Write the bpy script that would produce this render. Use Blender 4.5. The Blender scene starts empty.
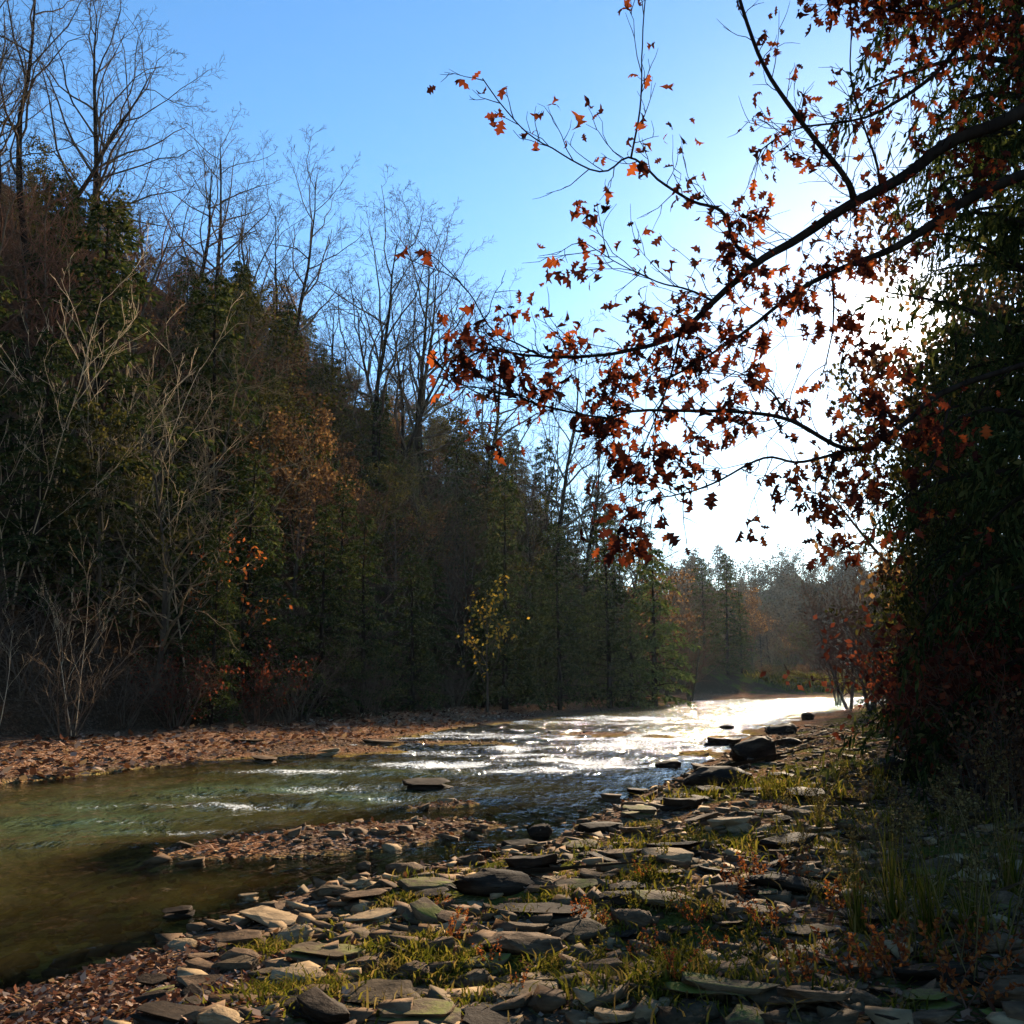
import bpy, bmesh, math, random
import numpy as np
from mathutils import Vector, Matrix
from collections import defaultdict

random.seed(7)
RNG = np.random.default_rng(7)
S = bpy.context.scene
COL = S.collection
PI = math.pi

# ------------------------------------------------------------------ camera
F = 1000.0
CAMZ = 1.6
PITCH = math.atan(168.0 / F)
cP, sP = math.cos(PITCH), math.sin(PITCH)
cd = bpy.data.cameras.new('camera')
cd.sensor_width = 36.0
cd.lens = 36.0 * F / 1024.0
cd.clip_start = 0.05
cd.clip_end = 4000
cam = bpy.data.objects.new('camera', cd)
COL.objects.link(cam)
cam.location = (0, 0, CAMZ)
cam.rotation_euler = (PI / 2 + PITCH, 0, 0)
S.camera = cam


def ray(px, py):
    cx, cy = (px - 512) / F, (512 - py) / F
    return np.array([cx, cP - cy * sP, cy * cP + sP])


def at_y(px, py, Y):
    r = ray(px, py)
    return r * (Y / r[1]) + np.array([0, 0, CAMZ])


def on_plane(px, py, z=0.0):
    r = ray(px, py)
    return r * ((z - CAMZ) / r[2]) + np.array([0, 0, CAMZ])


def project(p):
    x, y, z = p[0], p[1], p[2] - CAMZ
    d = y * cP + z * sP
    u = -y * sP + z * cP
    return 512 + F * x / d, 512 - F * u / d


# ------------------------------------------------------------------ noise
def _hash(ix, iy, seed):
    n = (ix.astype(np.int64) * 374761393 + iy.astype(np.int64) * 668265263 + seed * 982451653) & 0x7fffffff
    n = ((n ^ (n >> 13)) * 1274126177) & 0x7fffffff
    n = n ^ (n >> 16)
    return (n & 0xffff) / 65535.0


def vnoise(x, y, seed=0):
    x = np.asarray(x, float); y = np.asarray(y, float)
    ix, iy = np.floor(x), np.floor(y)
    fx, fy = x - ix, y - iy
    fx = fx * fx * (3 - 2 * fx); fy = fy * fy * (3 - 2 * fy)
    a = _hash(ix, iy, seed); b = _hash(ix + 1, iy, seed)
    c = _hash(ix, iy + 1, seed); d = _hash(ix + 1, iy + 1, seed)
    return (a * (1 - fx) + b * fx) * (1 - fy) + (c * (1 - fx) + d * fx) * fy - 0.5


def fbm(x, y, oct=4, seed=0):
    s, a = 0, 1.0
    for i in range(oct):
        s = s + a * vnoise(x * 2 ** i + 17.3 * i, y * 2 ** i - 9.1 * i, seed + i)
        a *= 0.5
    return s


def sstep(a, b, x):
    t = np.clip((x - a) / (b - a), 0, 1)
    return t * t * (3 - 2 * t)


# ------------------------------------------------------------------ the lie of the land
def shore(pix, before, after):
    pts = [tuple(on_plane(px, py)[:2]) for px, py in pix]
    return np.array(before + pts + after)


SH_L = shore([(-60, 792), (0, 784), (150, 766), (300, 748), (450, 727), (560, 715), (640, 707), (690, 700)],
             [(-19.0, -45.0), (-15.0, -10.0), (-12.0, 3.0), (-10.6, 9.0)],
             [(25.0, 93.0), (40.0, 97.0), (80.0, 99.5), (260.0, 110.0)])
SH_R = shore([(-40, 1010), (60, 985), (170, 946), (300, 893), (430, 868), (550, 845), (640, 796), (740, 752), (800, 728), (845, 712)],
             [(-9.0, -45.0), (-6.0, -10.0), (-4.2, 1.0), (-3.6, 3.5)],
             [(25.0, 68.0), (40.0, 76.0), (80.0, 82.0), (260.0, 92.0)])


def x_of(poly, Y):
    return np.interp(Y, poly[:, 1], poly[:, 0])


def dist_poly(poly, X, Y):
    best = np.full(np.shape(X), 1e9)
    for (ax, ay), (bx, by) in zip(poly[:-1], poly[1:]):
        dx, dy = bx - ax, by - ay
        t = np.clip(((X - ax) * dx + (Y - ay) * dy) / (dx * dx + dy * dy), 0, 1)
        best = np.minimum(best, np.hypot(X - ax - t * dx, Y - ay - t * dy))
    return best


BAR = on_plane(335, 838)
BAR2 = on_plane(440, 806)
RAP = [on_plane(px, py) for px, py in ((330, 752), (480, 742), (600, 733))]


def land(X, Y):
    """distances to both waterlines, positive on land, negative in the water"""
    X = np.asarray(X, float); Y = np.asarray(Y, float)
    dl = dist_poly(SH_L, X, Y) * np.where(X < x_of(SH_L, Y), 1, -1)
    dr = dist_poly(SH_R, X, Y) * np.where(X > x_of(SH_R, Y), 1, -1)
    return dl, dr


def height(X, Y):
    X = np.asarray(X, float); Y = np.asarray(Y, float)
    dl, dr = land(X, Y)
    n1 = fbm(X * 0.9, Y * 0.9, 4, 3)
    n2 = fbm(X * 0.11, Y * 0.11, 3, 11)
    # river bed
    m = np.minimum(-dl, -dr)
    bed = -(0.10 * sstep(0, .4, m) + 0.48 * (1 - np.exp(-np.maximum(-dl, 0) / 1.8)) * (1 - np.exp(-np.maximum(-dr, 0) / 4.2))) + 0.13 * n1 * sstep(0, .6, m)
    far = sstep(14, 30, Y)
    bed = bed + far * 0.20
    ax = np.array([0.30, 0.954])
    for C, la, lb, hh in ((BAR, 2.1, 0.85, 0.55), (BAR2, 1.0, 0.36, 0.42)):
        u = ((X - C[0]) * 0.75 + (Y - C[1]) * 0.66) / la
        v = (-(X - C[0]) * 0.66 + (Y - C[1]) * 0.75) / lb
        bed = bed + hh * np.exp(-(u * u + v * v))
    for C in RAP:
        u = (X - C[0]) / 3.0; v = (Y - C[1]) / 2.2
        bed = bed + 0.27 * np.exp(-(u * u + v * v))
    bed = np.where(bed > 0.0, 0.3 * bed + 0.004, bed)
    # left bank and hillside
    dlp = np.maximum(dl, 0)
    up = np.maximum(dlp - 4.2, 0)
    hill = np.where(up < 20, 1.2 * up, 24.0 + 0.5 * np.minimum(up - 20, 40))
    hill = hill * (1 - 0.93 * sstep(82, 112, Y)) * (0.95 + 0.3 * n2)
    hl = 0.02 + 0.10 * np.minimum(dlp, 4.2) + hill + 0.10 * n1 + 0.35 * n2 * np.minimum(up * 0.3, 1)
    hl = hl + 30.0 * sstep(170, 330, Y) * (0.8 + 0.5 * n2)
    # right bank
    drp = np.maximum(dr, 0)
    ur = np.maximum(drp - 5.0, 0)
    hr = 0.02 + 0.30 * (1 - np.exp(-drp / 2.6)) + 0.10 * ur + 0.16 * np.maximum(ur - 5, 0) * (1 - 0.8 * sstep(45, 80, Y))
    hr = np.minimum(hr, 14 + 3 * n2) + 0.20 * n1 * np.minimum(drp * 0.5, 1) + 0.2 * n2 * np.minimum(drp * .2, 1)
    z = np.where(dl > 0, hl, np.where(dr > 0, hr, bed))
    return z


def hz(x, y):
    return float(height(np.array([x]), np.array([y]))[0])


_T = np.concatenate([np.linspace(2.5, 40, 900), np.linspace(40.2, 300, 600)])


def on_ground(px, py):
    r = ray(px, py)
    P = r[None, :] / r[1] * _T[:, None] + np.array([0, 0, CAMZ])
    g = height(P[:, 0], P[:, 1])
    g = np.maximum(g, 0.0)
    k = np.nonzero(P[:, 2] <= g)[0]
    i = k[0] if len(k) else len(_T) - 1
    return np.array([P[i, 0], P[i, 1], g[i]])


def on_slope(px, Y):
    x = (px - 512) / F * Y * (cP + 0.03)
    # solve for x including height effect
    for _ in range(4):
        z = hz(x, Y)
        d = Y * cP + (z - CAMZ) * sP
        x = (px - 512) / F * d
    return np.array([x, Y, hz(x, Y)])


# ------------------------------------------------------------------ mesh builder
def unit(a):
    return a / np.maximum(np.linalg.norm(a, axis=-1, keepdims=True), 1e-9)


class MB:
    def __init__(self):
        self.V = []; self.n = 0
        self.Fs = defaultdict(list)          # k -> list of (faces, mat)
        self.tubes = defaultdict(lambda: ([], []))

    def add(self, V, Fc, mat=0):
        V = np.asarray(V, float).reshape(-1, 3); Fc = np.asarray(Fc, np.int64)
        self.Fs[Fc.shape[1]].append((Fc + self.n, mat))
        self.V.append(V); self.n += len(V)

    def tube(self, pts, rad, n=4, mat=0):
        a = self.tubes[(len(pts), n, mat)]
        a[0].append(pts); a[1].append(rad)

    def cards(self, C, u, v, mat=0):
        """diamond leaves: base at C, tip at C+u, half width v at 0.45"""
        C = np.asarray(C, float); m = len(C)
        if not m: return
        V = np.stack([C, C + 0.45 * u + v, C + u, C + 0.45 * u - v], 1).reshape(-1, 3)
        self.add(V, np.arange(4 * m).reshape(m, 4), mat)

    def flush(self):
        for (k, n, mat), (P, R) in self.tubes.items():
            P = np.array(P, float); R = np.array(R, float)
            m = len(P)
            T = unit(np.gradient(P, axis=1))
            D = unit(P[:, -1] - P[:, 0])
            ref = np.where(np.abs(D[:, 2:3]) > 0.8, np.array([[1., 0, 0]]), np.array([[0, 0, 1.]]))
            A = unit(np.cross(T, ref[:, None, :])); B = np.cross(T, A)
            ang = np.arange(n) * 2 * PI / n
            ring = A[:, :, None, :] * np.cos(ang)[None, None, :, None] + B[:, :, None, :] * np.sin(ang)[None, None, :, None]
            V = P[:, :, None, :] + ring * R[:, :, None, None]
            base = (np.arange(m) * k * n)[:, None, None]
            i = (np.arange(k - 1) * n)[None, :, None]; j = np.arange(n)[None, None, :]; j2 = (np.arange(n) + 1) % n
            q = np.stack([base + i + j, base + i + j2, base + i + n + j2, base + i + n + j], -1).reshape(-1, 4)
            self.add(V.reshape(-1, 3), q, mat)
        self.tubes.clear()

    def mesh(self, name, mats, smooth=False):
        self.flush()
        me = bpy.data.meshes.new(name)
        V = np.concatenate(self.V) if self.V else np.zeros((0, 3))
        me.vertices.add(len(V)); me.vertices.foreach_set('co', V.astype(np.float32).ravel())
        loops, starts, tot, mi = [], [], 0, []
        for k, lst in self.Fs.items():
            for Fc, mat in lst:
                loops.append(Fc.ravel()); starts.append(tot + np.arange(len(Fc)) * k); tot += Fc.size
                mi.append(np.full(len(Fc), mat))
        loops = np.concatenate(loops); starts = np.concatenate(starts); mi = np.concatenate(mi)
        me.loops.add(len(loops)); me.loops.foreach_set('vertex_index', loops.astype(np.int32))
        me.polygons.add(len(starts)); me.polygons.foreach_set('loop_start', starts.astype(np.int32))
        me.polygons.foreach_set('material_index', mi.astype(np.int32))
        if smooth: me.polygons.foreach_set('use_smooth', np.ones(len(starts), bool))
        for m in mats: me.materials.append(m)
        me.update(calc_edges=True)
        return me

    def arrays(self):
        self.flush()
        return np.concatenate(self.V), {k: [(f, m) for f, m in l] for k, l in self.Fs.items()}


def link(name, me, parent=None):
    o = bpy.data.objects.new(name, me); COL.objects.link(o)
    if parent: o.parent = parent
    return o


def tag(o, label=None, cat=None, group=None, kind=None):
    for k, v in (('label', label), ('category', cat), ('group', group), ('kind', kind)):
        if v: o[k] = v
    return o


def thing(name, loc=(0, 0, 0), rz=0.0, sc=1.0):
    o = bpy.data.objects.new(name, None); o.empty_display_size = 0.3
    COL.objects.link(o); o.location = loc; o.rotation_euler = (0, 0, rz)
    o.scale = sc if isinstance(sc, (tuple, list)) else (sc, sc, sc)
    return o


# ------------------------------------------------------------------ materials
def new_mat(name):
    m = bpy.data.materials.new(name); m.use_nodes = True
    nt = m.node_tree; nt.nodes.clear()
    out = nt.nodes.new('ShaderNodeOutputMaterial')
    return m, nt, out


def N(nt, t, **kw):
    n = nt.nodes.new('ShaderNode' + t)
    for k, v in kw.items():
        if k in n.inputs.keys(): n.inputs[k].default_value = v
        else: setattr(n, k, v)
    return n


def ramp(nt, fac, stops):
    r = nt.nodes.new('ShaderNodeValToRGB')
    cr = r.color_ramp
    while len(cr.elements) < len(stops): cr.elements.new(0.5)
    for e, (p, c) in zip(cr.elements, stops):
        e.position = p; e.color = (*c, 1) if len(c) == 3 else c
    nt.links.new(fac, r.inputs['Fac'])
    return r


def mix(nt, fac, a, b, blend='MIX'):
    m = nt.nodes.new('ShaderNodeMix'); m.data_type = 'RGBA'; m.blend_type = blend
    for s, v in ((m.inputs[0], fac), (m.inputs[6], a), (m.inputs[7], b)):
        if hasattr(v, 'links'): nt.links.new(v, s)
        elif isinstance(v, (tuple, list)): s.default_value = (*v, 1)
        else: s.default_value = v
    return m.outputs[2]


def mth(nt, op, a, b=None, clamp=False):
    m = nt.nodes.new('ShaderNodeMath'); m.operation = op; m.use_clamp = clamp
    for s, v in zip(m.inputs, (a, b)):
        if v is None: continue
        if hasattr(v, 'links'): nt.links.new(v, s)
        else: s.default_value = v
    return m.outputs[0]


def leaf_mat(name, stops, trans=0.5, rough=0.6):
    m, nt, out = new_mat(name)
    g = N(nt, 'NewGeometry'); oi = N(nt, 'ObjectInfo')
    f = mth(nt, 'FRACT', mth(nt, 'ADD', g.outputs['Random Per Island'], mth(nt, 'MULTIPLY', oi.outputs['Random'], 0.35)))
    r = ramp(nt, f, stops)
    p = N(nt, 'BsdfDiffuse')
    t = N(nt, 'BsdfTranslucent')
    nt.links.new(r.outputs[0], p.inputs['Color'])
    tc = mix(nt, 1.0, r.outputs[0], (1.0, 1.0, 0.7), 'MULTIPLY')
    nt.links.new(tc, t.inputs['Color'])
    s = N(nt, 'MixShader', Fac=trans)
    nt.links.new(p.outputs[0], s.inputs[1]); nt.links.new(t.outputs[0], s.inputs[2])
    nt.links.new(s.outputs[0], out.inputs[0])
    return m


def bark_mat(name, a, b, scale=6.0):
    m, nt, out = new_mat(name)
    tc = N(nt, 'TexCoord'); mp = N(nt, 'Mapping'); mp.inputs['Scale'].default_value = (1, 1, 0.25)
    nt.links.new(tc.outputs['Object'], mp.inputs[0])
    no = N(nt, 'TexNoise', Scale=scale, Detail=5.0, Roughness=0.65)
    nt.links.new(mp.outputs[0], no.inputs['Vector'])
    r = ramp(nt, no.outputs[0], [(0.3, a), (0.7, b)])
    p = N(nt, 'BsdfDiffuse')
    nt.links.new(r.outputs[0], p.inputs['Color'])
    bu = N(nt, 'Bump', Strength=0.6, Distance=0.03)
    nt.links.new(no.outputs[0], bu.inputs['Height']); nt.links.new(bu.outputs[0], p.inputs['Normal'])
    nt.links.new(p.outputs[0], out.inputs[0])
    return m


M = {}
M['bark'] = bark_mat('grey_bark', (0.03, 0.022, 0.016), (0.11, 0.085, 0.062))
M['bark_dark'] = bark_mat('dark_bark', (0.008, 0.006, 0.005), (0.032, 0.023, 0.017))
M['bark_pale'] = bark_mat('pale_bark', (0.30, 0.21, 0.12), (0.58, 0.44, 0.28), 9)
M['twig'] = bark_mat('twig_bark', (0.04, 0.029, 0.02), (0.12, 0.088, 0.062))
M['twig_tan'] = bark_mat('tan_twig', (0.09, 0.065, 0.038), (0.22, 0.165, 0.10))
M['twig_red'] = bark_mat('reddish_twig', (0.06, 0.03, 0.02), (0.14, 0.075, 0.05))
M['needle'] = leaf_mat('hemlock_needles', [(0, (0.009, 0.016, 0.006)), (0.5, (0.028, 0.04, 0.013)), (0.85, (0.062, 0.074, 0.024)), (1, (0.11, 0.10, 0.035))], 0.32, 0.5)
M['needle_light'] = leaf_mat('light_needles', [(0, (0.035, 0.055, 0.016)), (0.6, (0.085, 0.11, 0.032)), (1, (0.15, 0.17, 0.055))], 0.25, 0.7)
M['oak_leaf'] = leaf_mat('rust_oak_leaf', [(0, (0.02, 0.008, 0.008)), (0.45, (0.065, 0.015, 0.011)), (0.8, (0.17, 0.032, 0.014)), (1, (0.34, 0.07, 0.018))], 0.36, 0.5)
M['brown_leaf'] = leaf_mat('brown_leaf', [(0, (0.035, 0.018, 0.012)), (0.5, (0.10, 0.05, 0.026)), (1, (0.22, 0.12, 0.055))], 0.45)
M['red_leaf'] = leaf_mat('dark_red_leaf', [(0, (0.03, 0.010, 0.008)), (0.5, (0.09, 0.02, 0.014)), (1, (0.19, 0.05, 0.025))], 0.35)
M['orange_leaf'] = leaf_mat('orange_leaf', [(0, (0.10, 0.025, 0.012)), (0.5, (0.22, 0.06, 0.02)), (1, (0.36, 0.13, 0.035))], 0.45)
M['far_leaf'] = leaf_mat('far_leaf', [(0, (0.03, 0.022, 0.014)), (1, (0.09, 0.06, 0.038))], 0.2)
M['yellow_leaf'] = leaf_mat('yellow_leaf', [(0, (0.28, 0.14, 0.02)), (0.6, (0.48, 0.29, 0.035)), (1, (0.6, 0.42, 0.08))], 0.5)
M['olive_leaf'] = leaf_mat('olive_leaf', [(0, (0.018, 0.017, 0.005)), (0.6, (0.05, 0.046, 0.012)), (1, (0.12, 0.095, 0.026))], 0.35)
M['grass'] = leaf_mat('grass_blade', [(0, (0.03, 0.034, 0.006)), (0.4, (0.085, 0.085, 0.010)), (0.7, (0.15, 0.125, 0.022)), (1, (0.19, 0.12, 0.045))], 0.45)
M['dry'] = leaf_mat('dry_straw', [(0, (0.06, 0.04, 0.015)), (0.6, (0.14, 0.10, 0.04)), (1, (0.24, 0.18, 0.08))], 0.45)
M['litter'] = leaf_mat('leaf_litter', [(0, (0.045, 0.018, 0.011)), (0.35, (0.11, 0.043, 0.024)), (0.65, (0.18, 0.095, 0.06)), (1, (0.36, 0.26, 0.19))], 0.2, 0.55)


def stone_mat(name, a, b, c, moss=0.0, rough=0.84):
    m, nt, out = new_mat(name)
    tc = N(nt, 'TexCoord'); oi = N(nt, 'ObjectInfo')
    off = N(nt, 'VectorMath', operation='ADD')
    nt.links.new(tc.outputs['Object'], off.inputs[0])
    cb = N(nt, 'CombineXYZ')
    for i in range(3): nt.links.new(mth(nt, 'MULTIPLY', oi.outputs['Random'], 13.0 + 7 * i), cb.inputs[i])
    nt.links.new(cb.outputs[0], off.inputs[1])
    mp = N(nt, 'Mapping'); mp.inputs['Scale'].default_value = (1, 1, 3.5)
    nt.links.new(off.outputs[0], mp.inputs[0])
    n1 = N(nt, 'TexNoise', Scale=2.2, Detail=6.0, Roughness=0.65)
    n2 = N(nt, 'TexNoise', Scale=11.0, Detail=4.0, Roughness=0.7)
    nt.links.new(mp.outputs[0], n1.inputs['Vector']); nt.links.new(mp.outputs[0], n2.inputs['Vector'])
    r = ramp(nt, n1.outputs[0], [(0.3, a), (0.5, b), (0.72, c)])
    col = mix(nt, 0.55, r.outputs[0], ramp(nt, n2.outputs[0], [(0.3, (0.35, 0.31, 0.27)), (0.7, (1.15, 1.08, 1.0))]).outputs[0], 'MULTIPLY')
    if moss:
        g = N(nt, 'NewGeometry'); sx = N(nt, 'SeparateXYZ'); nt.links.new(g.outputs['Normal'], sx.inputs[0])
        w = mth(nt, 'MULTIPLY', mth(nt, 'SUBTRACT', sx.outputs[2], 0.45, True), 2.0, True)
        w = mth(nt, 'MULTIPLY', w, ramp(nt, n1.outputs[0], [(0.45, (0, 0, 0)), (0.6, (moss,) * 3)]).outputs[0])
        col = mix(nt, w, col, (0.11, 0.12, 0.02))
    p = N(nt, 'BsdfPrincipled', Roughness=rough)
    p.inputs['Specular IOR Level'].default_value = 0.03
    nt.links.new(col, p.inputs['Base Color'])
    bu = N(nt, 'Bump', Strength=0.7, Distance=0.02)
    nt.links.new(mth(nt, 'ADD', n1.outputs[0], mth(nt, 'MULTIPLY', n2.outputs[0], 0.5)), bu.inputs['Height'])
    nt.links.new(bu.outputs[0], p.inputs['Normal'])
    nt.links.new(p.outputs[0], out.inputs[0])
    return m


M['stone_pale'] = stone_mat('pale_shale', (0.15, 0.10, 0.055), (0.27, 0.19, 0.105), (0.40, 0.29, 0.165))
M['stone_brown'] = stone_mat('brown_shale', (0.04, 0.024, 0.013), (0.105, 0.066, 0.038), (0.20, 0.13, 0.075))
M['stone_dark'] = stone_mat('dark_wet_stone', (0.012, 0.008, 0.005), (0.03, 0.02, 0.013), (0.065, 0.045, 0.029), 0, 0.78)
M['stone_moss'] = stone_mat('mossy_stone', (0.05, 0.035, 0.02), (0.12, 0.085, 0.05), (0.2, 0.145, 0.085), 0.9)
M['stone_grey'] = stone_mat('grey_stone', (0.04, 0.027, 0.015), (0.085, 0.06, 0.034), (0.16, 0.115, 0.068))
STONES = {'pale': 'pale tan', 'brown': 'brown', 'dark': 'dark wet', 'moss': 'moss topped', 'grey': 'grey'}


# ---- ground
def ground_material():
    m, nt, out = new_mat('ground_earth')
    geo = N(nt, 'NewGeometry')
    pos = geo.outputs['Position']
    vor = N(nt, 'TexVoronoi', Scale=9.0); nt.links.new(pos, vor.inputs['Vector'])
    vor2 = N(nt, 'TexVoronoi', Scale=24.0); nt.links.new(pos, vor2.inputs['Vector'])
    no = N(nt, 'TexNoise', Scale=0.9, Detail=6.0, Roughness=0.6); nt.links.new(pos, no.inputs['Vector'])
    nf = N(nt, 'TexNoise', Scale=30.0, Detail=4.0); nt.links.new(pos, nf.inputs['Vector'])
    sep = N(nt, 'SeparateColor'); nt.links.new(vor.outputs['Color'], sep.inputs[0])
    sep2 = N(nt, 'SeparateColor'); nt.links.new(vor2.outputs['Color'], sep2.inputs[0])
    grav = ramp(nt, sep2.outputs[0], [(0, (0.025, 0.016, 0.01)), (0.4, (0.07, 0.045, 0.028)), (0.75, (0.14, 0.09, 0.06)), (1, (0.26, 0.18, 0.13))]).outputs[0]
    bed = ramp(nt, sep.outputs[0], [(0, (0.06, 0.045, 0.013)), (0.5, (0.19, 0.14, 0.04)), (1, (0.34, 0.25, 0.08))]).outputs[0]
    bed = mix(nt, 0.8, bed, ramp(nt, no.outputs[0], [(0.3, (0.5, 0.55, 0.4)), (0.7, (1.1, 1, 0.9))]).outputs[0], 'MULTIPLY')
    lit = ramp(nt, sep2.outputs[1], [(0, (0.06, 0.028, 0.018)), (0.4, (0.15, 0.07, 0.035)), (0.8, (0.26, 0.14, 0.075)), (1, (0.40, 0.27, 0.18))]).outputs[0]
    soil = ramp(nt, nf.outputs[0], [(0.3, (0.012, 0.009, 0.006)), (0.7, (0.04, 0.028, 0.017))]).outputs[0]
    mosc = ramp(nt, nf.outputs[0], [(0.3, (0.035, 0.04, 0.008)), (0.7, (0.09, 0.095, 0.018))]).outputs[0]
    def attr(n):
        a = N(nt, 'Attribute'); a.attribute_name = n; return a.outputs['Fac']
    land_ = mix(nt, attr('litter'), mix(nt, attr('soil'), grav, soil), lit)
    mk = mth(nt, 'MULTIPLY', attr('moss'), ramp(nt, no.outputs[0], [(0.46, (0, 0, 0)), (0.58, (1, 1, 1))]).outputs[0])
    land_ = mix(nt, mk, land_, mosc)
    col = mix(nt, attr('bed'), land_, bed)
    p = N(nt, 'BsdfDiffuse')
    nt.links.new(col, p.inputs['Color'])
    bu = N(nt, 'Bump', Strength=0.8, Distance=0.03)
    h = mth(nt, 'ADD', mth(nt, 'MULTIPLY', vor2.outputs['Distance'], -0.8), nf.outputs[0])
    nt.links.new(h, bu.inputs['Height']); nt.links.new(bu.outputs[0], p.inputs['Normal'])
    nt.links.new(p.outputs[0], out.inputs[0])
    return m


def spaced(segs):
    v = []
    for a, b, n in segs: v += list(np.linspace(a, b, n, endpoint=False))
    v.append(segs[-1][1])
    return np.array(v)


def grid_mesh(name, xs, ys, zf, mat, attrs):
    X, Y = np.meshgrid(xs, ys)
    Z = zf(X, Y)
    mb = MB()
    ny, nx = X.shape
    i = np.arange(ny - 1)[:, None] * nx + np.arange(nx - 1)[None, :]
    q = np.stack([i, i + 1, i + nx + 1, i + nx], -1).reshape(-1, 4)
    mb.add(np.stack([X, Y, Z], -1).reshape(-1, 3), q)
    me = mb.mesh(name, [mat], True)
    for n, arr in attrs(X, Y, Z).items():
        a = me.attributes.new(n, 'FLOAT', 'POINT'); a.data.foreach_set('value', np.clip(arr, 0, 1).astype(np.float32).ravel())
    return me


XS = spaced([(-250, -60, 24), (-60, -25, 35), (-25, -12, 52), (-12, 6, 180), (6, 14, 50), (14, 45, 62), (45, 250, 36)])
YS = spaced([(-40, 0, 20), (0, 4, 16), (4, 14, 100), (14, 30, 80), (30, 60, 60), (60, 130, 56), (130, 460, 40)])


def g_attrs(X, Y, Z):
    dl, dr = land(X, Y)
    n = fbm(X * 0.7, Y * 0.7, 3, 31)
    lit = np.where(dl > 0, sstep(0.0, 1.2, dl + n) * (1 - 0.85 * sstep(2.2, 4.5, dl)), 0)
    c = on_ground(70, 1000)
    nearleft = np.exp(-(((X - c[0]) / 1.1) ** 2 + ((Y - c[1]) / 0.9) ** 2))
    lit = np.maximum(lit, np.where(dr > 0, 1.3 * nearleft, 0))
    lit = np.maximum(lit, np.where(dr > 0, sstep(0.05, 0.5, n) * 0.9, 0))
    bars = np.where((dl < 0) & (dr < 0) & (Z > -0.03), sstep(-0.15, 0.25, n), 0)
    lit = np.maximum(lit, bars)
    return {'litter': lit, 'soil': np.where(dr > 0, sstep(2.5, 6.0, dr + 2 * n), sstep(2.5, 4.5, dl)),
            'moss': np.where((dr > 0.4), 0.9 - 0.75 * sstep(3, 6, dr), np.where(Y > 96, 1.0, 0)),
            'bed': sstep(0.03, -0.03, Z)}


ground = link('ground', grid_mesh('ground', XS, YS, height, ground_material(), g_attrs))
tag(ground, kind='structure')


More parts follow.
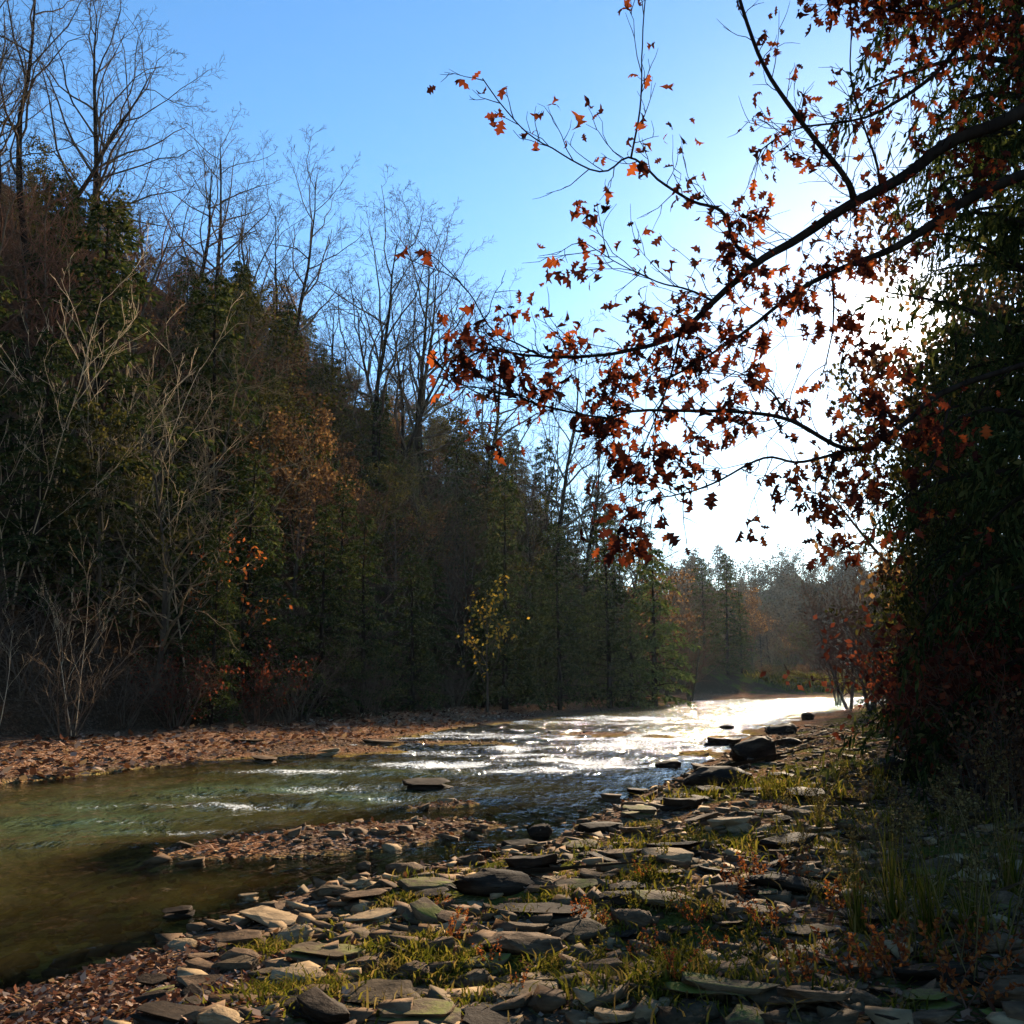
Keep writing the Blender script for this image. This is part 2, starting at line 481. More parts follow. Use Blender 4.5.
# ---- water
def water_material():
    m, nt, out = new_mat('river_water')
    geo = N(nt, 'NewGeometry')
    rot = N(nt, 'Mapping'); rot.inputs['Rotation'].default_value = (0, 0, math.radians(18)); rot.inputs['Scale'].default_value = (1.0, 0.42, 1)
    nt.links.new(geo.outputs['Position'], rot.inputs[0])
    def attr(n):
        a = N(nt, 'Attribute'); a.attribute_name = n; return a.outputs['Fac']
    n1 = N(nt, 'TexNoise', Scale=2.4, Detail=4.0, Roughness=0.6, Distortion=0.6)
    n2 = N(nt, 'TexNoise', Scale=8.5, Detail=3.0, Roughness=0.6)
    nt.links.new(rot.outputs[0], n1.inputs['Vector']); nt.links.new(rot.outputs[0], n2.inputs['Vector'])
    rap = attr('rapid')
    h = mth(nt, 'ADD', n1.outputs[0], mth(nt, 'MULTIPLY', n2.outputs[0], 0.30))
    bu = N(nt, 'Bump', Distance=0.32)
    nt.links.new(mth(nt, 'ADD', mth(nt, 'MULTIPLY', rap, 0.75), 0.19, True), bu.inputs['Strength'])
    nt.links.new(h, bu.inputs['Height'])
    dep = attr('depth')
    tint = ramp(nt, dep, [(0, (0.97, 0.97, 0.93)), (0.35, (0.9, 0.84, 0.6)), (1, (0.62, 0.66, 0.36))]).outputs[0]
    tr = N(nt, 'BsdfTransparent'); nt.links.new(tint, tr.inputs['Color'])
    df = N(nt, 'BsdfDiffuse'); nt.links.new(ramp(nt, dep, [(0.35, (0.22, 0.16, 0.04)), (0.6, (0.19, 0.18, 0.06)), (0.85, (0.15, 0.25, 0.125))]).outputs[0], df.inputs['Color']); nt.links.new(bu.outputs[0], df.inputs['Normal'])
    body = N(nt, 'MixShader'); nt.links.new(mth(nt, 'MULTIPLY', mth(nt, 'SUBTRACT', dep, 0.22, True), 0.7, True), body.inputs[0])
    nt.links.new(tr.outputs[0], body.inputs[1]); nt.links.new(df.outputs[0], body.inputs[2])
    gl = N(nt, 'BsdfGlossy', Roughness=0.09, Color=(1, 1, 1, 1)); nt.links.new(bu.outputs[0], gl.inputs['Normal'])
    nt.links.new(mth(nt, 'ADD', mth(nt, 'MULTIPLY', rap, 0.02), 0.045), gl.inputs['Roughness'])
    fr = N(nt, 'Fresnel', IOR=1.333); nt.links.new(bu.outputs[0], fr.inputs['Normal'])
    surf = N(nt, 'MixShader'); nt.links.new(fr.outputs[0], surf.inputs[0])
    nt.links.new(body.outputs[0], surf.inputs[1]); nt.links.new(gl.outputs[0], surf.inputs[2])
    # foam on the broken water, plus white painted in for sun glitter
    fo = N(nt, 'TexNoise', Scale=7.0, Detail=7.0, Roughness=0.8, Distortion=1.6); nt.links.new(rot.outputs[0], fo.inputs['Vector'])
    fo2 = N(nt, 'TexNoise', Scale=22.0, Detail=4.0, Roughness=0.7); nt.links.new(rot.outputs[0], fo2.inputs['Vector'])
    fm = mth(nt, 'MULTIPLY', mth(nt, 'SUBTRACT', mth(nt, 'ADD', mth(nt, 'ADD', mth(nt, 'MULTIPLY', fo.outputs[0], 0.5), mth(nt, 'MULTIPLY', fo2.outputs[0], 0.5)), mth(nt, 'MULTIPLY', attr('foam_glitter'), 0.31)), 0.69), 8.0, True)
    wd = N(nt, 'BsdfDiffuse', Color=(0.75, 0.78, 0.76, 1))
    fin = N(nt, 'MixShader'); nt.links.new(mth(nt, 'MULTIPLY', fm, 0.85), fin.inputs[0])
    nt.links.new(surf.outputs[0], fin.inputs[1]); nt.links.new(wd.outputs[0], fin.inputs[2])
    nt.links.new(fin.outputs[0], out.inputs[0])
    return m


FOAM = [(390, 752, 2.6, 1.2, .9), (300, 772, 1.8, .7, .75), (540, 748, 3, 1.4, .95), (630, 738, 3, 2, .9), (470, 735, 4, 2.5, .85), (250, 806, 1.5, .35, .7), (600, 765, 1.6, .8, .8), (400, 797, 1.6, .35, .75), (690, 735, 2.5, 2.5, .8), (560, 722, 6, 3, .85), (640, 718, 7, 4, .85), (480, 755, 3, .8, .95), (580, 760, 2.5, .8, .9), (420, 738, 3, .9, .9), (690, 750, 2, 1.5, .7), (170, 832, 1.6, .22, .5), (60, 845, 1.0, .2, .45), (100, 805, 2, .3, .5), (340, 788, 1.6, 0.7, .8), (520, 770, 1.8, 0.9, 1.0), (440, 765, 2, 1.0, 0.9), (350, 745, 2.5, 1.0, 1.0), (600, 745, 3.5, 2.5, 0.8),
        (520, 735, 4, 2, 0.8), (660, 735, 4, 4, 0.7), (110, 822, 1.6, 0.3, 0.45), (720, 720, 6, 8, 0.7), (430, 800, 1.2, .4, .5), (250, 795, 1.6, .4, .6)]  # white water spots; the far ones also paint the sun's glitter
FOAM_GLITTER_C = [(on_plane(a, b), c, d, e) for a, b, c, d, e in FOAM]


def rapid(X, Y):
    r = sstep(11.0, 26.0, Y) * 0.8
    for C, la, lb, w in FOAM_GLITTER_C:
        r = np.maximum(r, w * np.exp(-(((X - C[0]) / (la * 1.5)) ** 2 + ((Y - C[1]) / (lb * 1.8)) ** 2)))
    return r


def water_z(X, Y):
    r = rapid(X, Y)
    u = X * 0.954 - Y * 0.30; v = X * 0.30 + Y * 0.954
    w = fbm(u * 1.3, v * 0.8, 3, 51) + 0.5 * fbm(u * 3.1, v * 2.0, 2, 57)
    return 0.0 + w * (0.010 + 0.085 * r) - 0.012 * r


def w_attrs(X, Y, Z):
    foam_glitter = 0
    for C, la, lb, w in FOAM_GLITTER_C:
        foam_glitter = np.maximum(foam_glitter, w * np.exp(-(((X - C[0]) / la) ** 2 + ((Y - C[1]) / lb) ** 2)))
    foam_glitter = foam_glitter * (0.98 + 0.8 * fbm(X * 0.9 + 3, Y * 0.6, 3, 77))
    return {'depth': (0 - height(X, Y)) / 0.6, 'rapid': rapid(X, Y), 'foam_glitter': foam_glitter}


XW = spaced([(-24, -12, 40), (-12, 8, 240), (8, 24, 90), (24, 60, 60), (60, 250, 30)])
YW = spaced([(-40, 3, 30), (3, 14, 160), (14, 30, 160), (30, 60, 130), (60, 112, 90)])
water = link('river_water', grid_mesh('river_water', XW, YW, water_z, water_material(), w_attrs))
tag(water, kind='structure')


# ------------------------------------------------------------------ plant templates
def rv(n=1, s=1.0):
    return RNG.normal(0, s, (n, 3))


def bend_line(p, d, L, k, wander, up=0.0, droop=0.0):
    """a wandering polyline of k points; up pulls it skyward, droop earthward"""
    pts = [np.array(p, float)]; d = np.array(d, float)
    for i in range(k - 1):
        d = d + RNG.normal(0, wander, 3) + np.array([0, 0, up - droop * (i / (k - 1))])
        d = d / np.linalg.norm(d)
        pts.append(pts[-1] + d * L / (k - 1))
    return np.array(pts), d


def perp_dir(d, ang, az):
    a = np.cross(d, [0.31, 0.2, 0.93]); a /= np.linalg.norm(a) + 1e-9
    b = np.cross(d, a)
    return d * math.cos(ang) + (a * math.cos(az) + b * math.sin(az)) * math.sin(ang)


def sample(pts, f):
    s = f * (len(pts) - 1); i = min(int(s), len(pts) - 2); t = s - i
    return pts[i] * (1 - t) + pts[i + 1] * t, unit(pts[i + 1] - pts[i])


def bare_tree(h, r0, seed, limbs=11, crook=0.19, spread=0.75, start=0.35, lean=(0, 0), fork=1, levels=3, min_r=0.007, leaf=None, leaf_n=0, leaf_s=0.12, counts=(7, 6, 5)):
    """trunk mesh builder, crown mesh builder and leaf builder of a leafless tree about h metres tall"""
    global RNG
    RNG = np.random.default_rng(seed)
    tr, cr, lf = MB(), MB(), MB()
    stems = []
    d0 = unit(np.array([lean[0], lean[1], 1.0]))
    if fork == 1:
        pts, _ = bend_line((0, 0, -0.4), d0, h * 0.86, 9, 0.05, 0.05)
        stems.append((pts, r0))
    else:
        for i in range(fork):
            az = 2 * PI * i / fork + RNG.uniform(0, 1)
            d = unit(d0 + 0.22 * np.array([math.cos(az), math.sin(az), 0]))
            pts, _ = bend_line((0.03 * math.cos(az), .03 * math.sin(az), -0.3), d, h * RNG.uniform(0.7, 0.9), 9, 0.06, 0.04)
            stems.append((pts, r0 * RNG.uniform(0.6, 1)))
    tips = []

    def grow(pts, r, L, lvl):
        n = counts[min(lvl, len(counts) - 1)] if lvl else limbs
        lo = start if lvl == 0 else 0.2
        for i in range(n):
            f = lo + (1 - lo) * (i + RNG.uniform(0.2, 0.9)) / n
            f = min(f, 0.99)
            p, d = sample(pts, f)
            az = i * 2.4 + RNG.uniform(-0.6, 0.6)
            ang = RNG.uniform(0.45, 0.95) * (spread / 0.75)
            nd = perp_dir(d, ang, az)
            nl = L * RNG.uniform(0.32, 0.52) * (1.15 - 0.55 * f if lvl == 0 else 1.1 - 0.4 * f)
            nr = max(r * (1 - 0.75 * f) * 0.55, min_r)
            k = (7, 5, 4, 3)[min(lvl, 3)]
            q, qd = bend_line(p, nd, nl, k, crook, 0.07)
            rad = np.linspace(nr, max(nr * 0.3, min_r * 0.6), k)
            cr.tube(q, rad, 4 if lvl == 0 else 3)
            if lvl + 1 < levels: grow(q, nr, nl, lvl + 1)
            else: tips.append((q[-1], qd)); tips.append((q[len(q) // 2], qd))
    for pts, r in stems:
        rad = r * np.linspace(1, 0.12, len(pts)); rad[0] *= 1.25
        tr.tube(pts, np.maximum(rad, min_r), 7)
        grow(pts, r, h * 0.86, 0)
    if leaf_n:
        T = [tips[i] for i in RNG.integers(0, len(tips), leaf_n)]
        C = np.array([t[0] for t in T]) + rv(leaf_n, leaf_s * 0.8)
        u = unit(rv(leaf_n) + np.array([0, 0, -0.5])) * leaf_s * RNG.uniform(0.7, 1.2, (leaf_n, 1))
        v = unit(np.cross(u, rv(leaf_n))) * leaf_s * 0.32
        lf.cards(C, u, v)
    return tr, cr, lf


def hemlock(h, blen, seed, boughs=70, twigs=14, sprays=6, size=0.26, start=0.05, wide=0.10, r0=0.16):
    global RNG
    RNG = np.random.default_rng(seed)
    tr, cr = MB(), MB()
    pts, _ = bend_line((0, 0, -0.4), (0, 0, 1), h + 0.4, 8, 0.012, 0.02)
    tr.tube(pts, r0 * np.linspace(1.1, 0.06, 8), 7)
    C, U, V = [], [], []
    for i in range(boughs):
        f = start + (0.985 - start) * (i + RNG.uniform(0, 1)) / boughs
        p, _ = sample(pts, f)
        az = i * 2.399 + RNG.uniform(-.5, .5)
        L = blen * ((1 - f) ** 0.75) * RNG.uniform(0.6, 1.15) + 0.25
        d = np.array([math.cos(az), math.sin(az), RNG.uniform(0.0, 0.4)])
        q, _ = bend_line(p, unit(d), L, 7, 0.07, 0.0, 0.24)
        tr.tube(q, np.linspace(0.03 * (1 - f) + 0.012, 0.004, 7), 3)
        n = max(4, int(twigs * (0.4 + 0.6 * L / blen)))
        for j in range(n):
            g = 0.12 + 0.88 * (j + RNG.uniform(0, 1)) / n
            b, bd = sample(q, g)
            side = 1 if j % 2 else -1
            lat = unit(np.cross(bd, [0, 0, 1.0])) * side
            td = unit(lat * RNG.uniform(0.5, 1.0) + bd * RNG.uniform(0.4, 0.9) + np.array([0, 0, RNG.uniform(-0.45, 0.1)]))
            tl = L * 0.36 * (1.15 - 0.75 * g) * RNG.uniform(0.6, 1.2) + 0.12
            m = max(3, int(sprays * (0.5 + tl / (0.36 * blen))))
            s = (np.arange(m) + RNG.uniform(0, 1, m)) / m
            base = b + td * tl * s[:, None] + np.array([0, 0, -0.18]) * tl * (s ** 2)[:, None]
            dirs = unit(td + rv(m, 0.55) + np.array([0, 0, -0.25]))
            ln = size * RNG.uniform(0.6, 1.25, (m, 1))
            C.append(base); U.append(dirs * ln)
            V.append(unit(np.cross(dirs, rv(m, 0.35) + np.array([0, 0, 1.0]))) * ln * wide * 2)
    cr.cards(np.concatenate(C), np.concatenate(U), np.concatenate(V))
    return tr, cr


def shrub(h, seed, stems=9, leafy=0, leaf_s=0.08, spread=0.6, counts=(6, 4), min_r=0.004):
    global RNG
    RNG = np.random.default_rng(seed)
    st, lf = MB(), MB()
    tips = []
    for i in range(stems):
        az = i * 2.4 + RNG.uniform(-.4, .4)
        d = unit(np.array([math.cos(az) * spread * RNG.uniform(.2, 1), math.sin(az) * spread * RNG.uniform(.2, 1), 1.0]))
        q, _ = bend_line((0.1 * math.cos(az), 0.1 * math.sin(az), -0.15), d, h * RNG.uniform(.65, 1.1), 7, 0.12, 0.02, 0.05)
        st.tube(q, np.linspace(0.016, 0.005, 7) * (h / 2) ** 0.5, 4)
        for j in range(counts[0]):
            f = 0.25 + 0.72 * (j + RNG.uniform(0, 1)) / counts[0]
            p, pd = sample(q, f)
            w, wd = bend_line(p, perp_dir(pd, RNG.uniform(.4, 1.0), RNG.uniform(0, 6.3)), h * RNG.uniform(.2, .42), 4, 0.16, 0.05)
            st.tube(w, np.linspace(min_r * 1.6, min_r, 4), 3)
            tips += [(w[-1]), (w[2])]
            for k in range(counts[1]):
                p2, d2 = sample(w, RNG.uniform(.25, 1))
                w2, _ = bend_line(p2, perp_dir(d2, RNG.uniform(.4, 1), RNG.uniform(0, 6.3)), h * RNG.uniform(.08, .2), 3, 0.15, 0.03)
                st.tube(w2, np.linspace(min_r, min_r * .6, 3), 3)
                tips += [w2[-1]]
    if leafy:
        T = np.array(tips)[RNG.integers(0, len(tips), leafy)]
        u = unit(rv(leafy) + np.array([0, 0, -0.3])) * leaf_s * RNG.uniform(.7, 1.3, (leafy, 1))
        lf.cards(T + rv(leafy, leaf_s * .8), u, unit(np.cross(u, rv(leafy))) * leaf_s * 0.33)
    return st, lf


# templates: name -> list of (part name, mesh)
TPL = {}


def tpl_bare(key, bark, twig, **kw):
    leaf = kw.get('leaf')
    tr, cr, lf = bare_tree(**kw)
    L = [('trunk', tr.mesh(key + '_trunk', [M[bark]], True)), ('crown', cr.mesh(key + '_crown', [M[twig]], True))]
    if leaf: L.append(('foliage', lf.mesh(key + '_foliage', [M[leaf]])))
    TPL[key] = L


for i in range(5):
    tpl_bare('bare%d' % i, 'bark_dark', 'twig', h=16, r0=0.20, seed=100 + i, limbs=14, levels=4, start=0.28, lean=((-.1, .12, .05, -.05, .18)[i], 0), counts=(6, 5, 5, 4), spread=(0.75, .85, .9, .75, .95)[i], min_r=0.0085, fork=(1, 2, 1, 3, 1)[i])
for i in range(3):
    tpl_bare('brushy%d' % i, ('bark', 'bark_dark', 'bark')[i], ('twig_tan', 'twig', 'twig_red')[i], h=9, r0=0.10, seed=140 + i, limbs=16, start=0.12, counts=(8, 6, 4), spread=0.9, min_r=0.008, fork=(2, 1, 3)[i])
for i in range(3):
    tpl_bare('pale%d' % i, 'bark_pale', 'bark_pale', h=8, r0=0.032, seed=160 + i, limbs=6, crook=0.10, start=0.3, counts=(4, 3, 2), levels=3, spread=0.55, min_r=0.0055, fork=(3, 1, 2)[i], lean=(.15, 0))
for i in range(2):
    tpl_bare('rusty%d' % i, 'bark', 'twig_red', h=9, r0=0.12, seed=180 + i, limbs=15, start=0.15, counts=(7, 6, 4), leaf='brown_leaf', leaf_n=2600, leaf_s=0.17, spread=0.85, min_r=0.008)
tpl_bare('orange0', 'bark', 'twig', h=5, r0=0.05, seed=190, limbs=12, start=0.25, counts=(6, 4), levels=2, leaf='orange_leaf', leaf_n=260, leaf_s=0.13, spread=0.8, min_r=0.006)
tpl_bare('yellow0', 'bark', 'twig', h=4.5, r0=0.05, seed=191, limbs=12, start=0.3, counts=(6, 4), levels=2, leaf='yellow_leaf', leaf_n=260, leaf_s=0.15, spread=0.8, min_r=0.006)
tpl_bare('olive0', 'bark', 'twig', h=8, r0=0.1, seed=193, limbs=16, start=0.12, counts=(7, 6, 4), leaf='olive_leaf', leaf_n=4200, leaf_s=0.14, spread=0.85, min_r=0.008)
for i in range(4):
    tr, cr = hemlock(12, (2.6, 3.2, 2.2, 2.9)[i], 200 + i, boughs=88, twigs=16, sprays=10, size=0.22)
    TPL['hemlock%d' % i] = [('trunk', tr.mesh('hemlock_trunk', [M['bark_dark']], True)), ('crown', cr.mesh('hemlock_crown', [M['needle']]))]
tr, cr = hemlock(8, 2.4, 210, boughs=60, twigs=14, sprays=7, size=0.30)
TPL['cedar0'] = [('trunk', tr.mesh('cedar_trunk', [M['bark_dark']], True)), ('crown', cr.mesh('cedar_crown', [M['needle_light']]))]
tr, cr = hemlock(13, 2.5, 211, boughs=190, twigs=28, sprays=22, size=0.10, start=0.02, wide=0.075)
TPL['hemlock_near'] = [('trunk', tr.mesh('near_trunk', [M['bark_dark']], True)), ('crown', cr.mesh('near_crown', [M['needle']]))]
for i in range(3):
    st, lf = shrub(2.2, 220 + i, stems=11)
    TPL['twigs%d' % i] = [('stems', st.mesh('twig_shrub', [M['twig']], True))]
st, lf = shrub(2.0, 230, stems=10, leafy=700, leaf_s=0.10)
TPL['redshrub0'] = [('stems', st.mesh('red_stems', [M['twig_red']], True)), ('foliage', lf.mesh('red_foliage', [M['red_leaf']]))]
st, lf = shrub(2.2, 231, stems=10, leafy=900, leaf_s=0.11)
TPL['brownshrub0'] = [('stems', st.mesh('brown_stems', [M['twig']], True)), ('foliage', lf.mesh('brown_foliage', [M['brown_leaf']]))]
st, lf = shrub(2.6, 232, stems=12, leafy=1600, leaf_s=0.11)
TPL['oliveshrub0'] = [('stems', st.mesh('olive_stems', [M['twig']], True)), ('foliage', lf.mesh('olive_foliage', [M['olive_leaf']]))]

KIND = {  # template prefix -> (object name, native height, category, group)
    'bare': ('bare_tree', 16, 'tree', 'leafless trees on the hillside'), 'brushy': ('bare_tree', 9, 'tree', 'leafless trees on the hillside'),
    'pale': ('pale_sapling', 8, 'sapling', 'pale saplings on the left slope'), 'rusty': ('brown_leaved_tree', 9, 'tree', 'trees holding brown leaves'),
    'orange': ('orange_leaved_sapling', 5, 'sapling', None), 'yellow': ('yellow_leaved_sapling', 4.5, 'sapling', None),
    'olive': ('olive_leaved_tree', 8, 'tree', 'trees with olive green leaves'), 'hemlock': ('hemlock_tree', 12, 'evergreen', 'hemlocks of the valley'),
    'cedar': ('evergreen_tree', 8, 'evergreen', 'light green evergreens by the water'), 'twigs': ('twiggy_shrub', 2.2, 'shrub', 'leafless shrubs'),
    'redshrub': ('red_leaved_shrub', 2.0, 'shrub', 'shrubs with dark red leaves'), 'brownshrub': ('brown_leaved_shrub', 2.2, 'shrub', 'shrubs with brown leaves'),
    'oliveshrub': ('green_shrub', 2.6, 'shrub', 'shrubs with dull green leaves')}
PENDING = defaultdict(list)     # base label -> [(screen x, object)] : ordinals are given at the end


def plant(key, loc, h, label=None, rz=None, wide=1.0, zone=None):
    pre = key.rstrip('0123456789')
    if key == 'hemlock_near': pre = 'hemlock'
    name, nat, cat, grp = KIND[pre]
    if key == 'hemlock_near': nat = 13
    s = h / nat
    o = thing(name, tuple(loc), random.uniform(0, 6.28) if rz is None else rz, (s * wide, s * wide, s))
    for pn, me in TPL[key]:
        link(pn, me, o)
    tag(o, label, cat, grp)
    if label is None:
        PENDING[zone].append((project(loc + np.array([0, 0, h * .5]))[0], o))
    return o


SKY = np.array([(-120, 120), (0, 150), (130, 185), (200, 262), (250, 250), (300, 300), (350, 365), (420, 395), (500, 415), (560, 430), (600, 462), (650, 520), (700, 562), (760, 590), (830, 600)])


def top_h(loc, py):
    """height that puts the top of something standing at loc at screen row py"""
    d0 = loc[1]
    z = at_y(512, py, d0)[2]
    return z - loc[2]


# skyline trees, told apart one by one
for px, Y, py, key, lab, rz in [
    (-15, 36, -70, 'bare3', 'tall bare tree at the top left corner of the skyline, many stemmed', 0.5),
    (28, 40, -90, 'bare1', 'tall forked bare tree cut by the top edge, near the left corner', 0.0),
    (78, 46, -60, 'bare0', 'tall bare tree with a long limb reaching right at the top left', 3.0),
    (95, 52, 40, 'bare2', 'shorter bare tree right of the tall forked trees on the left skyline', 1.0),
    (188, 58, 72, 'bare4', 'round crowned bare tree standing out alone against the blue sky, left of centre hill', 1.2),
    (212, 66, 95, 'bare2', 'slim bare tree just right of the round crowned skyline tree', 4.0),
    (272, 62, 118, 'bare3', 'bare tree with a thick short trunk on the middle of the skyline', 2.0),
    (335, 60, 235, 'brushy1', 'leaning thin bare tree in the dip of the skyline', 0.0),
    (378, 58, 172, 'bare1', 'large bare tree with upswept limbs on the right part of the skyline', 0.2),
    (398, 62, 180, 'bare3', 'many stemmed bare tree beside the large upswept one', 1.4),
    (425, 66, 178, 'bare0', 'tall leaning bare tree on the hill behind the leftmost oak twigs', 5.5),
    (470, 70, 235, 'bare4', 'bare tree behind the red leaf tips of the oak branch', 0.6),
    (512, 72, 330, 'bare2', 'bare tree just above the hanging orange leaves', 2.2),
    (548, 74, 300, 'bare1', 'slender bare tree behind the tip of the long oak bough', 0.9),
    (585, 76, 360, 'bare0', 'low bare tree where the hill drops to the valley', 4.4),
    (620, 80, 430, 'bare3', 'last bare tree of the descending skyline', 2.7)]:
    p = on_slope(px, Y)
    plant(key, p, top_h(p, py) * 0.88, lab, rz)

# hillside fill: evergreens, brush, leafy trees
random.seed(21)
placed = []


def fill(n, keys, zone_fn, pxr, tr_, hr, gap, slack=0):
    k = 0; tries = 0
    while k < n and tries < n * 40:
        tries += 1
        px = random.uniform(*pxr); Y = random.uniform(17, 98)
        p = on_slope(px, Y); x = p[0]
        t = float(land(x, Y)[0])
        if not tr_[0] < t < tr_[1]: continue
        sx, sy = project(p)
        if any((x - q[0]) ** 2 + (Y - q[1]) ** 2 < gap * gap for q in placed): continue
        lim = top_h(p, np.interp(sx, SKY[:, 0], SKY[:, 1]) + slack + random.uniform(0, 30))
        h = min(random.uniform(*hr), lim)
        if h < hr[0] * 0.55: continue
        placed.append((x, Y))
        plant(random.choice(keys), p, h, zone=zone_fn(sx, sy), wide=random.uniform(.9, 1.25)); k += 1


COLS = [(90, 'left end'), (190, 'left part'), (290, 'left of centre'), (400, 'centre'), (520, 'right part'), (2000, 'right end')]


def zone_of(kindtxt):
    def f(sx, sy):
        a = 'upper slope' if sy < 430 else ('middle slope' if sy < 590 else 'foot of the slope')
        return kindtxt + ' on the ' + a + ', ' + next(n for m_, n in COLS if sx < m_)
    return f


fill(26, ['hemlock0', 'hemlock1', 'hemlock3'], zone_of('broad low dark hemlock'), (150, 640), (3.3, 5.6), (5, 8), 1.7)
fill(56, ['hemlock0', 'hemlock1', 'hemlock2', 'hemlock3'], zone_of('dark hemlock'), (-60, 690), (5.8, 40), (6, 13), 1.9)
fill(96, ['olive0', 'brushy0', 'brushy1', 'brushy2', 'brushy0', 'brushy2', 'bare2'], zone_of('brushy tree'), (-60, 690), (5.0, 42), (5, 11), 1.2, -24)
fill(16, ['rusty0', 'rusty1'], zone_of('brown leaved tree'), (40, 690), (5, 36), (6, 9), 1.8)
fill(26, ['olive0'], zone_of('olive leaved tree'), (150, 690), (5, 36), (6, 9), 1.8)
fill(44, ['twigs0', 'twigs1', 'twigs2'], zone_of('low brush'), (-60, 690), (2.6, 6.0), (1.5, 3.0), 0.9)
# pale saplings in the sun at the left
for px, Y, py, key, lab in [(12, 24.5, 330, 'pale0', 'pale forked sapling at the left edge of the slope'),
                            (40, 26, 238, 'pale1', 'tall straight pale sapling near the left edge of the slope'),
                            (66, 25.5, 290, 'pale2', 'pale two stemmed sapling lit by the sun on the left slope'),
                            (98, 27, 275, 'pale0', 'pale sapling with three rising stems amid its pale neighbours'),
                            (128, 28.5, 255, 'pale2', 'rightmost of the pale forked saplings in the sun on the left slope'),
                            (74, 22, 530, 'pale2', 'short pale broken sapling low on the left slope'),
                            (195, 28, 440, 'pale1', 'thin pale sapling beside the orange leaves on the dark slope'),
                            (-5, 20.5, 600, 'pale1', 'low pale branchy sapling at the left edge above the shore')]:
    p = on_slope(px, Y)
    plant(key, p, top_h(p, py), lab, random.uniform(0, 6))
p = on_slope(232, 29); plant('orange0', p, top_h(p, 515), 'small orange leaved sapling in the dark lower left woods')
p = on_slope(488, 44); plant('yellow0', p, top_h(p, 575), 'small yellow leaved sapling in front of dark evergreens by the water')
for px, Y, py, lab in [(172, 26, 655, 'red leaved shrub on the left shore, left of two'), (255, 29, 660, 'red leaved shrub on the left shore, right of two')]:
    p = on_slope(px, Y); plant('redshrub0', p, top_h(p, py), lab)
# evergreens over the water's edge at the right end of the hillside
for px, Y, py, key, lab in [(505, 47, 470, 'hemlock0', 'dark pointed hemlock on the left shore behind the yellow sapling'),
                            (560, 50, 520, 'hemlock3', 'broad dark hemlock overhanging the rapids'),
                            (610, 56, 510, 'hemlock1', 'greyish hemlock with drooping boughs near the river bend'),
                            (655, 64, 545, 'cedar0', 'light green evergreen at the water edge before the bend'),
                            (632, 60, 600, 'cedar0', 'low light green evergreen leaning over the water'),
                            (500, 74, 425, 'hemlock1', 'hemlock on the falling skyline behind the orange oak leaves'),
                            (528, 78, 440, 'brushy0', 'tan brushy tree on the falling skyline, centre'),
                            (548, 76, 438, 'hemlock2', 'hemlock on the falling skyline right of the tan brushy tree'),
                            (575, 80, 455, 'brushy2', 'reddish twiggy tree on the falling skyline'),
                            (598, 80, 470, 'hemlock0', 'hemlock on the falling skyline above the river bend'),
                            (622, 84, 500, 'brushy1', 'grey twiggy tree low on the falling skyline'),
                            (645, 86, 520, 'hemlock3', 'last hemlock of the falling skyline'),
                            (470, 70, 410, 'olive0', 'olive tree on the falling skyline below the red oak tips'),
                            (672, 92, 545, 'brushy0', 'tan brushy tree where the skyline meets the river bend'),
                            (690, 78, 575, 'brushy2', 'bare tree with curved dark limbs at the river bend'),
                            (668, 72, 545, 'rusty1', 'brownish tree behind the light green evergreens'),
                            (728, 100, 552, 'hemlock2', 'tall pointed conifer at the far end of the river'),
                            (742, 104, 590, 'hemlock0', 'dark conifer right of the tall pointed conifer at the far end'),
                            (705, 104, 555, 'hemlock3', 'hazy conifer left of the tall pointed conifer'),
                            (752, 112, 585, 'rusty0', 'reddish brown tree behind the far conifers'),
                            (775, 106, 625, 'brushy0', 'grey bare thicket tree at the far end of the river'),
                            (790, 108, 630, 'brushy1', 'bare tree by the sunlit grass at the far bank'),
                            (808, 112, 640, 'brushy2', 'rightmost bare tree on the far bank')]:
    p = on_slope(px, Y)
    plant(key, p, max(top_h(p, py), 2), lab)
for px, Y, py, key in [(690, 102, 668, 'brownshrub0'), (706, 103, 664, 'twigs0'), (722, 101, 670, 'oliveshrub0'), (738, 102, 668, 'brownshrub0'), (752, 103, 664, 'twigs1'), (766, 101, 672, 'brownshrub0'), (778, 103, 666, 'oliveshrub0'),
                       (790, 105, 668, 'twigs2'), (802, 103, 676, 'brownshrub0'), (815, 106, 668, 'twigs0'), (828, 106, 670, 'brownshrub0')]:
    p = on_slope(px, Y); plant(key, p, max(top_h(p, py), 1.4), zone='shrub on the far bank', wide=1.4)
random.seed(9)
for px, Y, py, key in [(700, 118, 600, 'brushy0'), (716, 116, 610, 'olive0'), (745, 120, 605, 'brushy0'), (762, 124, 600, 'brushy1'), (772, 118, 612, 'brushy1'), (785, 126, 608, 'brushy2'), (798, 120, 622, 'olive0'), (812, 126, 648, 'brushy0'), (826, 122, 652, 'brushy2'), (842, 128, 650, 'brushy1')]:
    p = on_slope(px, Y); plant(key, p, max(top_h(p, py), 3), zone='tree standing back from the far bank', wide=1.2)

